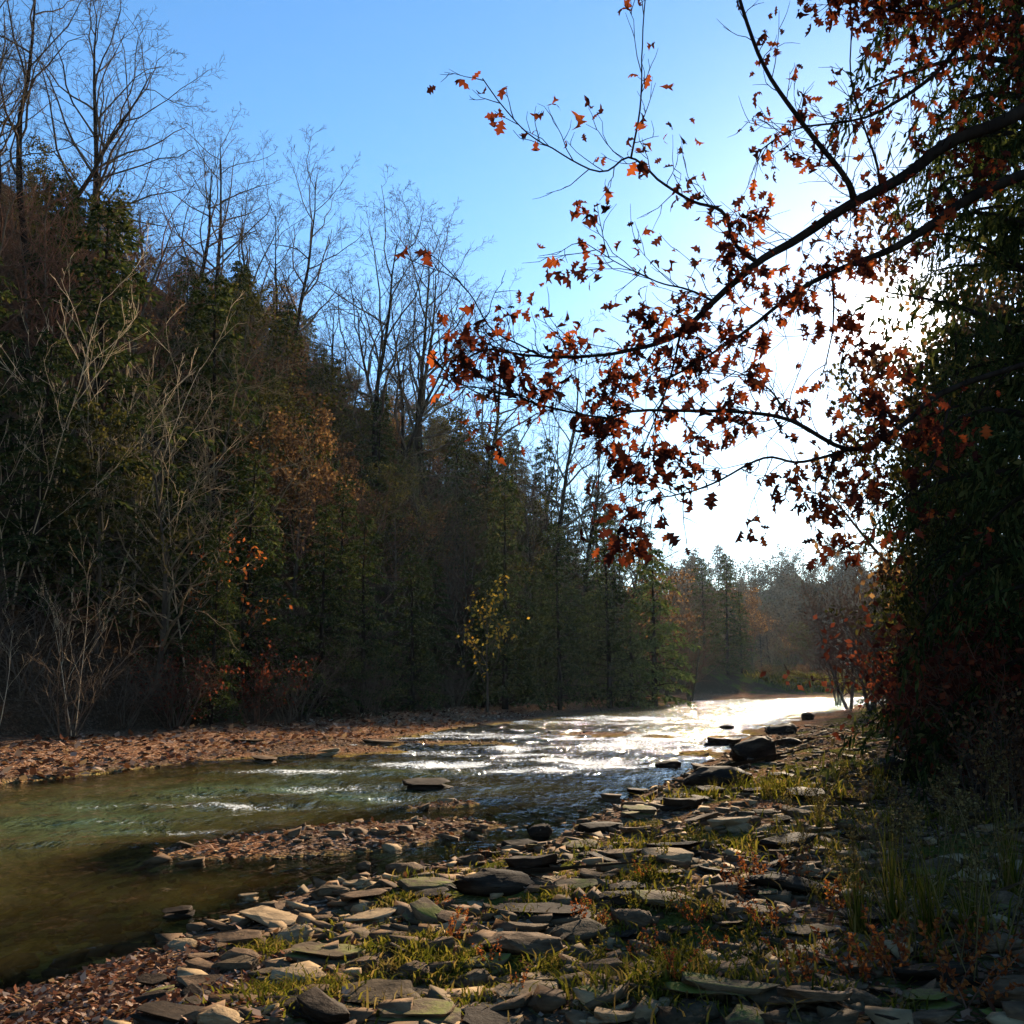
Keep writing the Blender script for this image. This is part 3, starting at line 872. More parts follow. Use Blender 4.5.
# right bank
for px, Y, py, key, lab, wd in [
    (850, 56, 545, 'brushy2', 'reddish twiggy tree on the right bank beside the bend', 1.0),
    (872, 50, 535, 'brushy2', 'twiggy grey tree on the right bank near the bend', 1.2),
    (838, 66, 575, 'brushy2', 'smaller reddish twiggy tree farthest along the right bank', 1.0),
    (892, 44, 560, 'brushy0', 'tan twiggy tree at the edge of the dark right woods', 1.0),
    (905, 34, 520, 'hemlock1', 'hemlock at the left edge of the dark right woods', 0.9),
    (945, 28, 500, 'hemlock3', 'dark hemlock low behind the flare red shrub', 1.0),
    (950, 22, 330, 'olive0', 'leafy tree under the sun on the right side', 0.8),
    (985, 24, 300, 'rusty0', 'brown leaved tree right of the sun', 1.0),
    (1010, 18, 360, 'olive0', 'olive leaved tree at the right edge', 1.0),
    (1030, 30, 120, 'hemlock2', 'tall hemlock at the right edge behind the oak', 0.8),
    (965, 34, 330, 'hemlock0', 'tall dark hemlock right below the sun', 0.75),
    (990, 20, 260, 'hemlock3', 'hemlock behind the oak boughs at the right', 0.8),
    (945, 40, 390, 'hemlock2', 'hemlock in the row left of the tall dark one below the sun', 0.8),
    (1005, 26, 200, 'rusty1', 'tall brown leaved tree at the right, behind hemlock boughs', 0.8),
    (1000, 15, 520, 'hemlock1', 'dark small hemlock at the right edge above the flare red shrub', 0.9),
    (930, 19, 590, 'twigs1', 'leafless bush at the left edge of the shaded right bank', 1.0),
    (1040, 16, 470, 'hemlock1', 'shaded hemlock at the right edge above the weeds', 1.0)]:
    p = on_slope(px, Y); plant(key, p, max(top_h(p, py), 1.5), lab, wide=wd)
p = on_slope(1138, 10.5); plant('hemlock_near', p, 25.0, 'near hemlock with drooping boughs filling the top right corner', 0.4, wide=0.56)
p = on_slope(1085, 15.5); plant('hemlock_near', p, 24.0, 'dark hemlock behind the oak limbs, left of the top right hemlock', 2.2, wide=0.5)
for px, Y, py, key in [(925, 15, 655, 'redshrub0'), (965, 13.5, 615, 'redshrub0'), (1005, 12, 600, 'redshrub0'), (1030, 10.5, 640, 'redshrub0')]:  # red leaf colour here paints in the hue of the lens flare
    p = on_slope(px, Y); plant(key, p, max(top_h(p, py), 0.8), zone='shrub tinted lens flare red on the shaded right bank')
for px, Y, py, key in [(910, 24, 640, 'twigs0'), (895, 30, 640, 'twigs2'), (940, 17, 640, 'twigs1'), (985, 10.5, 690, 'twigs2'), (1020, 9, 700, 'brownshrub0'), (960, 20, 600, 'oliveshrub0'), (1010, 16, 600, 'oliveshrub0')]:
    p = on_slope(px, Y); plant(key, p, max(top_h(p, py), 0.8), zone=('leafless shrub' if key.startswith('twigs') else 'brown shrub' if key.startswith('brown') else 'green shrub') + ' in the dark right woods')

# ------------------------------------------------------------------ far wood: one mass beyond the valley
far = MB()
src = []
for key in ('far_a', 'far_b', 'far_c'):
    tr, cr, lf = bare_tree(10, 0.16, hash(key) % 1000 if False else {'far_a': 301, 'far_b': 302, 'far_c': 303}[key], limbs=12, start=0.12, counts=(6, 5), levels=3, spread=.85, min_r=0.03, leaf='x', leaf_n=500, leaf_s=0.5)
    V1, F1 = tr.arrays(); V2, F2 = cr.arrays(); V3, F3 = lf.arrays()
    src.append(((V1, F1, 0), (V2, F2, 0), (V3, F3, 1)))
tr, cr = hemlock(12, 2.6, 310, boughs=50, twigs=8, sprays=4, size=0.6)
src.append(((*tr.arrays(), 0), (*cr.arrays(), 2)))
random.seed(5)
for i in range(230):
    Y = random.uniform(150, 340); px = random.uniform(640, 960)
    p = on_slope(px, Y)
    k = random.choice([0, 1, 2]); s = random.uniform(.8, 1.35); a = random.uniform(0, 6.28)
    R = np.array([[math.cos(a), -math.sin(a), 0], [math.sin(a), math.cos(a), 0], [0, 0, 1]]) * s
    for V, Fd, mat in src[k]:
        n0 = far.n
        far.V.append(V @ R.T + p); far.n += len(V)
        for kk, lst in Fd.items():
            for f, _ in lst: far.Fs[kk].append((f + n0, mat))
tag(link('distant_wood', far.mesh('distant_wood', [M['twig'], M['far_leaf'], M['needle']])), kind='stuff')

# ------------------------------------------------------------------ the overhanging oak
RNG = np.random.default_rng(77)
oak = thing('red_oak', (0, 0, 0))
OX = on_slope(1230, 7.8)
oak.location = tuple(OX)
tag(oak, 'red oak with rusty leaves whose boughs overhang the river from the right', 'tree')


def orel(px, py, Y):
    return at_y(px, py, Y) - OX


def smooth(P, n):
    P = np.asarray(P, float); m = len(P)
    t = np.linspace(0, m - 1, n); out = []
    for s in t:
        i = min(int(s), m - 2); f = s - i
        p0, p1, p2, p3 = P[max(i - 1, 0)], P[i], P[i + 1], P[min(i + 2, m - 1)]
        out.append(0.5 * ((2 * p1) + (-p0 + p2) * f + (2 * p0 - 5 * p1 + 4 * p2 - p3) * f * f + (-p0 + 3 * p1 - 3 * p2 + p3) * f ** 3))
    return np.array(out)


tr = MB()
tp, _ = bend_line((0, 0, -0.3), (-0.02, 0, 1), 11, 9, 0.03, 0.05)
tr.tube(tp, 0.24 * np.array([1.35, 1.05, 1, .95, .85, .7, .55, .35, .15]), 12)
link('trunk', tr.mesh('oak_trunk', [M['bark_dark']], True), oak)


def trunk_at(py):
    z = orel(1230, py, 7.8)[2]
    k = np.argmin(np.abs(tp[:, 2] - z))
    p = np.array([np.interp(z, tp[:, 2], tp[:, i]) for i in range(3)])
    return p


# (pixel path with depth, start radius, end radius, twigs per metre, leaves per twig)
LIMBS = [
    ([None, (1010, 118, 7.4), (950, 142, 7.1), (905, 176, 6.9), (850, 205, 6.7), (800, 238, 6.5), (760, 262, 6.4), (715, 302, 6.3), (680, 335, 6.2), (640, 350, 6.1), (600, 357, 6.0), (545, 358, 5.9), (492, 352, 5.9), (466, 364, 5.8)], 0.060, 0.006, 16, 5.4, 60),
    ([(854, 201, 6.7), (845, 177, 6.6), (802, 122, 6.5), (765, 67, 6.4), (741, 0, 6.3), (730, -50, 6.3)], 0.026, 0.012, 12, 2.4, None),
    ([None, (985, 190, 7.3), (930, 225, 7.0), (887, 250, 6.8), (838, 268, 6.6), (790, 292, 6.4), (741, 329, 6.2), (692, 359, 6.1), (650, 380, 6.0)], 0.05, 0.006, 14, 5.6, 140),
    ([None, (960, 385, 7.2), (899, 428, 6.8), (850, 450, 6.5), (790, 422, 6.3), (741, 414, 6.2), (674, 414, 6.0), (631, 414, 5.9), (601, 420, 5.9), (540, 408, 5.8), (510, 396, 5.7), (470, 372, 5.7)], 0.024, 0.005, 15, 5.2, 330),
    ([(757, 262, 6.4), (735, 244, 6.4), (723, 212, 6.4), (692, 201, 6.4), (662, 183, 6.3), (631, 158, 6.2), (600, 173, 6.1), (558, 152, 6.0), (522, 128, 5.9), (485, 79, 5.9)], 0.017, 0.004, 11, 2.8, None),
    ([(631, 158, 6.2), (640, 110, 6.2), (643, 60, 6.1), (647, -10, 6.1)], 0.008, 0.004, 6, 1.6, None),
    ([(845, 451, 6.5), (800, 462, 6.4), (765, 457, 6.3), (717, 481, 6.1), (690, 492, 6.0), (655, 500, 5.9), (628, 512, 5.8)], 0.012, 0.004, 13, 4, None),
    ([(832, 272, 6.6), (834, 310, 6.5), (832, 341, 6.5), (826, 372, 6.4)], 0.010, 0.004, 7, 2.0, None),
    ([None, (985, 25, 7.2), (930, 79, 7.0), (869, 116, 6.8), (800, 128, 6.7), (760, 150, 6.6)], 0.03, 0.005, 12, 3.6, 0),
    ([None, (1000, -20, 7.2), (940, 12, 6.9), (880, 10, 6.7), (838, -5, 6.6)], 0.03, 0.006, 22, 10, -60),
    ([(545, 358, 5.9), (520, 345, 5.8), (491, 329, 5.7), (470, 295, 5.6), (440, 262, 5.6), (425, 250, 5.6)], 0.007, 0.003, 6, 2.0, None),
    ([(510, 396, 5.7), (480, 388, 5.6), (455, 380, 5.5), (430, 350, 5.5)], 0.006, 0.003, 6, 1.4, None),
    ([(881, 190, 6.8), (876, 160, 6.7), (862, 120, 6.7), (850, 70, 6.6), (853, 10, 6.6)], 0.013, 0.005, 7, 2.2, None),
    ([(715, 302, 6.3), (690, 290, 6.2), (660, 282, 6.1), (620, 262, 6.0), (580, 235, 6.0)], 0.010, 0.003, 14, 5, None),
    ([(680, 335, 6.2), (672, 370, 6.1), (655, 420, 6.0), (640, 452, 5.9), (628, 470, 5.9)], 0.009, 0.003, 14, 5, None),
    ([(790, 422, 6.3), (770, 390, 6.2), (735, 372, 6.1), (690, 365, 6.0)], 0.009, 0.003, 14, 4.6, None),
    ([(899, 428, 6.8), (860, 400, 6.6), (840, 370, 6.5), (850, 335, 6.5)], 0.010, 0.004, 14, 5, None),
    ([(950, 400, 7.1), (930, 470, 6.9), (890, 500, 6.8), (850, 500, 6.6), (800, 490, 6.4)], 0.012, 0.004, 14, 4.6, None),
]
HALF = [(0.0, 0.0), (0.07, 0.10), (0.25, 0.20), (0.12, 0.30), (0.38, 0.46), (0.15, 0.55), (0.34, 0.72), (0.12, 0.80), (0.10, 0.9), (0.0, 1.0)]
leaf = MB()
Lc, Lu, Lv = [], [], []


def leaves_at(p, n, spread=0.035):
    for _ in range(n):
        d = unit(RNG.normal(0, 0.7, 3) + np.array([0, 0, -0.9]))
        s = RNG.uniform(0.055, 0.125)
        Lc.append(p + RNG.normal(0, spread, 3)); Lu.append(d * s)
        Lv.append(unit(np.cross(d, RNG.normal(0, 1, 3))) * s)


for path, r0, r1, tw, lv, tpy in LIMBS:
    P = [trunk_at(tpy) if q is None else orel(*q) for q in path]
    n = 4 * len(P)
    Q = smooth(P, n)
    Q = Q + np.cumsum(RNG.normal(0, 0.004, Q.shape), 0) * np.linspace(0, 1, n)[:, None] * 0.7
    b = MB()
    f = np.linspace(0, 1, n)
    rad = r1 + (r0 - r1) * (1 - f) ** 1.7
    b.tube(Q, rad, 8 if r0 > 0.02 else 5)
    length = np.linalg.norm(np.diff(Q, axis=0), axis=1).sum()
    nt_ = int(length * tw)
    for i in range(nt_):
        g = (i + RNG.uniform(0, 1)) / nt_
        p, d = sample(Q, g)
        dirn = perp_dir(d, RNG.uniform(0.5, 1.1), RNG.uniform(0, 2 * PI))
        dirn = unit(dirn * np.array([1, 0.75, 1]))
        L = RNG.uniform(0.16, 0.65) * (1.1 - 0.55 * g)
        w, wd = bend_line(p, dirn, L, 5, 0.2, 0.05)
        b.tube(w, np.linspace(0.0042, 0.0018, 5), 3)
        k = int(.4 + RNG.exponential(1.0) * lv * 0.55 * (1 if g < .75 or r0 < .02 else .55))
        if k: leaves_at(w[-1], k)
        for s in range(RNG.integers(1, 4)):
            p2, d2 = sample(w, RNG.uniform(0.3, 0.95))
            w2, _ = bend_line(p2, perp_dir(d2, RNG.uniform(.4, .9), RNG.uniform(0, 6.3)), L * RNG.uniform(.3, .6), 4, 0.2, 0.05)
            b.tube(w2, np.linspace(0.003, 0.0014, 4), 3)
            k = int(.3 + RNG.exponential(1.0) * lv * 0.30 * (1 if g < .75 or r0 < .02 else .55))
            if k: leaves_at(w2[-1], k)
    leaves_at(Q[-1], int(lv))
    link('branch', b.mesh('oak_branch', [M['bark_dark']], True), oak)
# clusters the photo shows hanging low and lit
for px, py, Y, n in [(622, 512, 5.8, 7), (640, 540, 5.8, 8), (672, 512, 5.9, 7), (470, 420, 5.6, 3), (500, 440, 5.6, 5), (540, 385, 5.7, 10), (500, 375, 5.7, 12), (765, 520, 6.2, 2), (795, 500, 6.3, 7), (560, 380, 5.8, 8)]:
    leaves_at(orel(px, py, Y), n, 0.06)
C = np.array(Lc); U = np.array(Lu); Vv = np.array(Lv); W = unit(np.cross(U, Vv)) * np.linalg.norm(U, axis=1, keepdims=True)
m = len(C); k = len(HALF)
CW = RNG.uniform(-.1, .9, (m, 1)); CB = RNG.uniform(-.55, .6, (m, 1)); Vv = Vv * RNG.uniform(.55, 1.15, (m, 1))
vs = []
for x, y in HALF: vs.append(C + U * y + W * (CB * math.sin(y * 3)))
for x, y in HALF: vs.append(C + U * y + Vv * x + W * (CW * x + CB * math.sin(y * 3)))
for x, y in HALF: vs.append(C + U * y - Vv * x + W * (CW * x + CB * math.sin(y * 3)))
VV = np.stack(vs, 1).reshape(-1, 3)
fa = []
for i in range(k - 1):
    fa.append((i, i + 1, k + i + 1, k + i)); fa.append((i + 1, i, 2 * k + i, 2 * k + i + 1))
fa = np.array(fa)[None] + (np.arange(m) * 3 * k)[:, None, None]
leaf.add(VV, fa.reshape(-1, 4))
link('foliage', leaf.mesh('oak_foliage', [M['oak_leaf']]), oak)

# ------------------------------------------------------------------ stones
def rock_mesh(kind, seed, mat):
    r = random.Random(seed)
    bm = bmesh.new(); r0x, r0y = r.uniform(-.06, .06), r.uniform(-.05, .05)
    groups = [[]] if kind != 'slab' else [[], []]
    for i in range(30 if kind != 'slab' else 24):
        a = r.uniform(0, 2 * PI)
        if kind == 'slab':
            L = i % 2
            rr = r.uniform(0.78, 1.0) * (0.5, 0.43)[L]
            z = (r.choice((-.12, .015, -.04)), r.choice((.0, .11, .12)))[L] + r.uniform(-.015, .015)
            groups[L].append(bm.verts.new((math.cos(a) * rr + (0, r0x)[L], math.sin(a) * rr * 0.72 + (0, r0y)[L], z)))
            continue
        if kind == 'block':
            v = Vector((r.uniform(-1, 1), r.uniform(-1, 1), r.uniform(-1, 1)))
            q = (abs(v.x) ** 3.2 + abs(v.y) ** 3.2 + abs(v.z) ** 3.2) ** (1 / 3.2); v = v / max(q, .05) * .5 * r.uniform(.88, 1)
            groups[0].append(bm.verts.new((v.x, v.y * .75, v.z * .45)))
        else:
            v = Vector((r.gauss(0, 1), r.gauss(0, 1), r.gauss(0, 1))).normalized() * r.uniform(.44, .5)
            groups[0].append(bm.verts.new((v.x, v.y * .85, v.z * .68)))
    for g in groups: bmesh.ops.convex_hull(bm, input=g)
    bmesh.ops.delete(bm, geom=[v for v in bm.verts if not v.link_faces], context='VERTS')
    bmesh.ops.dissolve_limit(bm, angle_limit=0.12, verts=bm.verts, edges=bm.edges)
    bmesh.ops.bevel(bm, geom=list(bm.edges), offset=0.016 if kind != 'round' else 0.06, segments=2, affect='EDGES', profile=0.6)
    bmesh.ops.triangulate(bm, faces=bm.faces)
    bmesh.ops.subdivide_edges(bm, edges=[e for e in bm.edges if e.calc_length() > 0.11], cuts=1)
    bmesh.ops.triangulate(bm, faces=bm.faces)
    for v in bm.verts:
        n = float(fbm(np.array([v.co.x * 5 + seed]), np.array([v.co.y * 5 + v.co.z * 9]), 3, seed)[0])
        v.co.x *= 1 + 0.13 * n; v.co.y *= 1 + 0.13 * n
        v.co.z += 0.035 * n * (1 if v.co.z > 0 else .3)
    me = bpy.data.meshes.new(kind + '_stone'); bm.to_mesh(me); bm.free()
    me.polygons.foreach_set('use_smooth', np.ones(len(me.polygons), bool))
    me.set_sharp_from_angle(angle=math.radians(38))
    me.materials.append(M[mat])
    return me


ROCK = {(k, c): [rock_mesh(k, 400 + 10 * i + j, 'stone_' + c) for j in range(4)] for i, k in enumerate(('slab', 'block', 'round')) for c in STONES}
SHAPE = {'slab': 'flat', 'block': 'blocky', 'round': 'rounded'}
taken = []


def stone(px, py, wpx, hpx, kind, c, label=None, zone=None, rz=None, tilt=0.12, name=None):
    """a stone whose middle stands at the pixel, wpx wide and hpx tall in the picture"""
    p = on_ground(px, py + hpx * 0.35)
    d = p[1]
    w = wpx / F * d
    me = random.choice(ROCK[(kind, c)])
    ratio = {'slab': .24, 'block': .42, 'round': .62}[kind]
    # seen from a little above: visible height is part thickness, part depth
    dep = (CAMZ - p[2]) / d
    hw = max((hpx / F * d - dep * w * 0.7), 0.2 * hpx / F * d, 0.02)
    sz = hw * 1.35 / ratio
    o_h = min(sz, w * {'slab': 1.0, 'block': .95, 'round': 1.15}[kind]) * ratio
    o = link(name or ('boulder' if kind == 'round' else 'flat_stone' if kind == 'slab' else 'stone'), me)
    o.location = (p[0], p[1], p[2] + o_h * 0.2)
    o.rotation_euler = (random.uniform(-tilt, tilt), random.uniform(-tilt, tilt), random.uniform(-.5, .5) if rz is None else rz)
    o.scale = (w, w, min(sz, w * {'slab': 1.0, 'block': .95, 'round': 1.15}[kind]))
    tag(o, label, 'stone', 'stones strewn along the near bank and river')
    if label is None: PENDING[zone].append((px, o))
    taken.append((p[0], p[1], w * .5))
    return o


random.seed(36)
for a in [
    (755, 751, 52, 30, 'round', 'dark', 'large round dark boulder at the edge of the shining water'),
    (782, 730, 36, 13, 'round', 'dark', 'low dark boulder in bright water behind the round boulder'),
    (790, 742, 26, 9, 'round', 'dark', 'small flat dark stone between the two boulders in bright water'),
    (722, 742, 42, 11, 'slab', 'dark', 'thin dark stone just left of the round boulder'),
    (808, 717, 16, 9, 'round', 'dark', 'tiny boulder farthest out in the bright water'),
    (727, 727, 16, 4, 'round', 'dark', 'tiny dark stone breaking the glittering water'),
    (718, 777, 74, 26, 'round', 'dark', 'wide low dark boulder in front of the round boulder'),
    (668, 764, 28, 9, 'block', 'dark', 'small dark stone at the waterline left of the low boulder'),
    (428, 784, 62, 11, 'slab', 'dark', 'long flat black rock alone in the middle of the river'),
    (498, 880, 88, 34, 'round', 'dark', 'big dark wet stone at the waterline, centre of the near bank'),
    (405, 869, 42, 20, 'round', 'brown', 'leaf covered brown stone in the shallows'),
    (540, 831, 28, 16, 'round', 'dark', 'small dark stone alone in the still shallows'),
    (602, 826, 48, 14, 'block', 'dark', 'dark stone at the waterline right of the still shallows'),
    (470, 858, 30, 14, 'block', 'brown', 'brown stone with red leaves just behind the big wet stone'),
    (182, 944, 38, 15, 'round', 'pale', 'pale rounded stone at the edge of the leaf litter'),
    (237, 962, 46, 32, 'block', 'grey', 'upright grey block behind the mossy patch'),
    (205, 965, 60, 20, 'slab', 'brown', 'brown flat stone beside the pale rounded stone'),
    (292, 905, 56, 10, 'slab', 'brown', 'long thin brown stone reaching into the water'),
    (370, 914, 68, 17, 'slab', 'pale', 'pale flat stone nearest the waterline, left of centre'),
    (388, 934, 58, 18, 'slab', 'brown', 'brown flat stone in front of the pale waterline slab'),
    (330, 950, 100, 26, 'slab', 'moss', 'wide dark ledge with moss left of centre'),
    (545, 905, 120, 24, 'slab', 'dark', 'long dark slab in front of the big wet stone'),
    (520, 940, 84, 30, 'block', 'brown', 'thick brown block in the middle of the near bank'),
    (485, 962, 62, 26, 'slab', 'moss', 'moss edged slab left of the tilted block'),
    (600, 968, 54, 30, 'block', 'brown', 'tilted brown block with a sunlit top'),
    (530, 990, 84, 26, 'slab', 'pale', 'broad pale slab near the bottom edge, centre'),
    (612, 1014, 54, 28, 'slab', 'pale', 'pale stone cut by the bottom edge'),
    (722, 982, 120, 34, 'slab', 'moss', 'large mossy topped slab at the lower right'),
    (735, 946, 96, 20, 'slab', 'brown', 'long brown ledge behind the large mossy slab'),
    (815, 950, 100, 22, 'slab', 'dark', 'long dark ledge at the right among leaves'),
    (740, 905, 74, 17, 'slab', 'brown', 'brown flat stone under the weeds'),
    (420, 1006, 100, 30, 'slab', 'moss', 'wide mossy slab at the bottom edge, left of centre'),
    (180, 1010, 110, 34, 'slab', 'dark', 'dark slab at the bottom edge beside the leaf litter'),
    (520, 1018, 140, 22, 'slab', 'dark', 'dark ledge along the bottom edge'),
    (895, 768, 60, 22, 'block', 'dark', 'dark block at the edge of the shaded bank'),
    (330, 752, 30, 8, 'slab', 'pale', 'pale stone in the small cascade at the far shore'),
    (265, 760, 34, 7, 'slab', 'brown', 'brown stone at the waterline of the far shore'),
    (380, 742, 44, 6, 'slab', 'brown', 'thin brown stone across the cascade'),
    (250, 742, 40, 6, 'slab', 'grey', 'grey flat stone on the leafy far shore')]:
    stone(*a)


def bank_zone(px, py):
    if py > 940: a = 'near the bottom edge'
    elif py > 880: a = 'on the near bank'
    elif py > 820: a = 'beyond the wet stone'
    elif py > 765: a = 'below the round boulder'
    else: a = 'far along the bank'
    b = 'left' if px < 420 else ('centre' if px < 640 else ('right of centre' if px < 800 else 'far right'))
    return a + ', ' + b


cnt = 0; tries = 0
while cnt < 235 and tries < 9000:
    tries += 1
    py = 716 + 312 * random.random() ** 0.8; px = random.uniform(150, 1024)
    p = on_ground(px, py)
    dl, dr = land(p[0], p[1])
    if not (-0.5 < dr < 7.5) or dl > 0: continue
    if dr < -0.05 and random.random() > 0.25: continue
    if px > 860 and random.random() > .45: continue
    size = min(random.lognormvariate(-1.22, 0.45), 0.62)
    if any((p[0] - q[0]) ** 2 + (p[1] - q[1]) ** 2 < (0.7 * (q[2] + size * .5)) ** 2 for q in taken): continue
    wpx = size / p[1] * F
    kind = random.choices(('slab', 'block', 'round'), (7, 1.5, 1))[0]
    if kind != 'slab': size = min(size, .24)
    c = random.choices(('pale', 'brown', 'dark', 'moss', 'grey'), (1.8, 4.5, 3.5, 1.2, .8))[0]
    hp = size * {'slab': random.uniform(.14, .26), 'block': .36, 'round': .5}[kind] / p[1] * F + (CAMZ - p[2]) / p[1] * wpx * .5
    stone(px, py - hp * .35, wpx, hp, kind, c, zone='%s %s stone %s' % (STONES[c], SHAPE[kind], bank_zone(px, py)), tilt=0.2)
    cnt += 1

# small rubble, one mass
RNG = np.random.default_rng(91)
rub = MB()
proto = []
for j in range(6):
    bm = bmesh.new(); r = random.Random(800 + j)
    for i in range(11):
        a = r.uniform(0, 6.28); rr = r.uniform(.7, 1) * .5
        bm.verts.new((math.cos(a) * rr, math.sin(a) * rr * .75, r.choice((-.12, .12)) + r.uniform(-.04, .04)))
    res = bmesh.ops.convex_hull(bm, input=bm.verts)
    bmesh.ops.delete(bm, geom=[v for v in bm.verts if not v.link_faces], context='VERTS')
    bmesh.ops.triangulate(bm, faces=bm.faces); bm.verts.index_update()
    proto.append((np.array([v.co[:] for v in bm.verts]), np.array([[v.index for v in f.verts] for f in bm.faces])))
    bm.free()


def scatter(n, xr, yr, ok):
    X = RNG.uniform(*xr, n); t = RNG.uniform(0, 1, n)
    Y = yr[0] * (yr[1] / yr[0]) ** t
    k = ok(X, Y)
    return X[k], Y[k], height(X[k], Y[k])


LITC = on_ground(70, 1000)


def ok_bank(X, Y):
    dl, dr = land(X, Y)
    X0 = ((X - LITC[0]) / 1.0) ** 2 + ((Y - LITC[1]) / .8) ** 2
    dr = np.where((X0 < 1) & (RNG.uniform(0, 1, X.shape) < .93), -9, dr)
    return (dr > -0.12) & (dr < 8) & (dl < 0) & (RNG.uniform(0, 1, X.shape) < np.exp(-np.maximum(dr - 3, 0) / 3))


def ok_bed(X, Y):
    dl, dr = land(X, Y)
    return (dr < -0.3) & (dr > -7) & (dl < -0.3) & (RNG.uniform(0, 1, X.shape) < np.exp(dr / 3))


def ok_bars(X, Y):
    dl, dr = land(X, Y)
    z = height(X, Y)
    return ((dl < 0) & (dr < -0.5) & (z > -0.035)) | ((dl > 0) & (dl < 2.5))


for (n, xr, yr, ok, s0) in ((19000, (-5, 14), (3.6, 34), ok_bank, 0.105), (6000, (-14, 6), (8, 40), ok_bars, 0.075), (9000, (-12, 3), (4, 22), ok_bed, 0.13)):
    X, Y, Z = scatter(n, xr, yr, ok)
    s = s0 * np.clip(RNG.lognormal(-.1, 0.6, len(X)), .25, 2.3)
    which = RNG.integers(0, 6, len(X)); mi = RNG.choice(3, len(X), p=(.6, .22, .18))
    for j in range(6):
        V0, F0 = proto[j]
        for q in range(3):
            k = (which == j) & (mi == q)
            if not k.any(): continue
            a = RNG.uniform(0, 6.28, k.sum()); ti = RNG.normal(0, .2, k.sum())
            ca, sa = np.cos(a)[:, None], np.sin(a)[:, None]
            v = V0[None] * s[k][:, None, None]
            x = v[..., 0] * ca - v[..., 1] * sa; y = v[..., 0] * sa + v[..., 1] * ca; z = v[..., 2] + x * ti[:, None]
            P = np.stack([x + X[k][:, None], y + Y[k][:, None], z + Z[k][:, None] + 0.06 * s[k][:, None]], -1)
            rub.add(P.reshape(-1, 3), (F0[None] + (np.arange(k.sum()) * len(V0))[:, None, None]).reshape(-1, 3), q)
tag(link('rubble', rub.mesh('rubble', [M['stone_brown'], M['stone_grey'], M['stone_pale']])), kind='stuff')

# fallen leaves, one mass
lit = MB()


def litter(X, Y, Z, s0):
    n = len(X)
    s = s0 * RNG.uniform(.6, 1.3, (n, 1))
    a = RNG.uniform(0, 6.28, n)
    u = np.stack([np.cos(a), np.sin(a), RNG.normal(0.15, .3, n)], 1) * s
    v = unit(np.cross(u, np.stack([RNG.normal(0, .3, n), RNG.normal(0, .3, n), np.ones(n)], 1))) * s * .38
    lit.cards(np.stack([X, Y, Z + 0.012], 1), u, v)


c = on_ground(70, 1000)
def ok_nearleft(X, Y):
    dl, dr = land(X, Y)
    return (dr > 0.0) & (dl < 0) & (((X - c[0]) / 1.3) ** 2 + ((Y - c[1]) / 1.0) ** 2 < RNG.uniform(.3, 1.6, X.shape))
litter(*scatter(30000, (-5, -0.8), (3.8, 6.8), ok_nearleft), 0.038)
def ok_leftshore(X, Y):
    dl, dr = land(X, Y)
    return (dl > -0.2) & (dl < 3.6)
litter(*scatter(26000, (-20, 4), (14, 46), ok_leftshore), 0.15)
litter(*scatter(9000, (-5, 12), (3.8, 26), ok_bank), 0.05)
litter(*scatter(9000, (1.5, 7), (3.8, 14), lambda X, Y: land(X, Y)[1] > 3), 0.045)
def ok_bartop(X, Y):
    dl, dr = land(X, Y); z = height(X, Y)
    return (dl < 0) & (dr < -.1) & (z > -0.01)
litter(*scatter(26000, (-9, 4), (8, 30), ok_bartop), 0.06)
tag(link('fallen_leaves', lit.mesh('fallen_leaves', [M['litter']])), kind='stuff')

# grass and low herbs between the stones, one mass
gr = MB()
def grass_at(cx, cy, n, rad, h, mat=0):
    X = cx + RNG.normal(0, rad, n); Y = cy + RNG.normal(0, rad * .8, n); Z = height(X, Y)
    d = unit(np.stack([RNG.normal(0, .5, n), RNG.normal(0, .5, n), np.ones(n)], 1)) * (h * RNG.uniform(.4, 1.2, (n, 1)))
    b = np.stack([X, Y, Z - 0.01], 1)
    w = unit(np.stack([RNG.normal(0, 1, n), RNG.normal(0, 1, n), np.zeros(n)], 1)) * 0.004 * (1 + cy / 8)
    tip = d + np.stack([d[:, 0], d[:, 1], -0.3 * d[:, 2]], 1) * 0.6
    V = np.stack([b - w, b + w, b + d * .6 + w * .7, b + d * .6 - w * .7, b + tip], 1).reshape(-1, 3)
    i = (np.arange(n) * 5)[:, None]
    gr.add(V, i + np.array([[0, 1, 2, 3]]), mat)
    gr.Fs[3].append((i + np.array([[3, 2, 4]]) + gr.n - len(V), mat))


for px, py, n, r, h in [(290, 1000, 900, .16, .10), (445, 972, 800, .16, .11), (270, 955, 350, .08, .10), (400, 905, 300, .12, .09), (415, 945, 350, .10, .08),
                        (650, 880, 260, .16, .12), (640, 905, 200, .16, .12), (560, 975, 300, .12, .10), (640, 985, 450, .18, .14), (700, 965, 400, .2, .10), (780, 790, 260, .3, .25),
                        (820, 800, 160, .4, .25), (690, 800, 160, .25, .2), (800, 850, 150, .4, .16), (850, 830, 120, .5, .2), (740, 850, 240, .35, .16), (760, 960, 350, .3, .12),
                        (700, 1000, 300, .2, .12), (480, 1000, 300, .14, .1), (880, 900, 120, .35, .25), (950, 930, 120, .4, .25), (860, 960, 120, .3, .2), (620, 850, 200, .25, .15), (870, 780, 160, .8, .3), (920, 830, 120, .6, .3)]:
    p = on_ground(px, py); grass_at(p[0], p[1], n, r, h)
random.seed(71)
for _ in range(130):
    px = random.uniform(250, 940); py = random.uniform(790, 1015)
    p = on_ground(px, py); dl, dr = land(p[0], p[1])
    if dr < .5: continue
    grass_at(p[0], p[1], random.randint(20, 70), random.uniform(.05, .14), random.uniform(.05, .13), random.choice([0, 0, 1]))
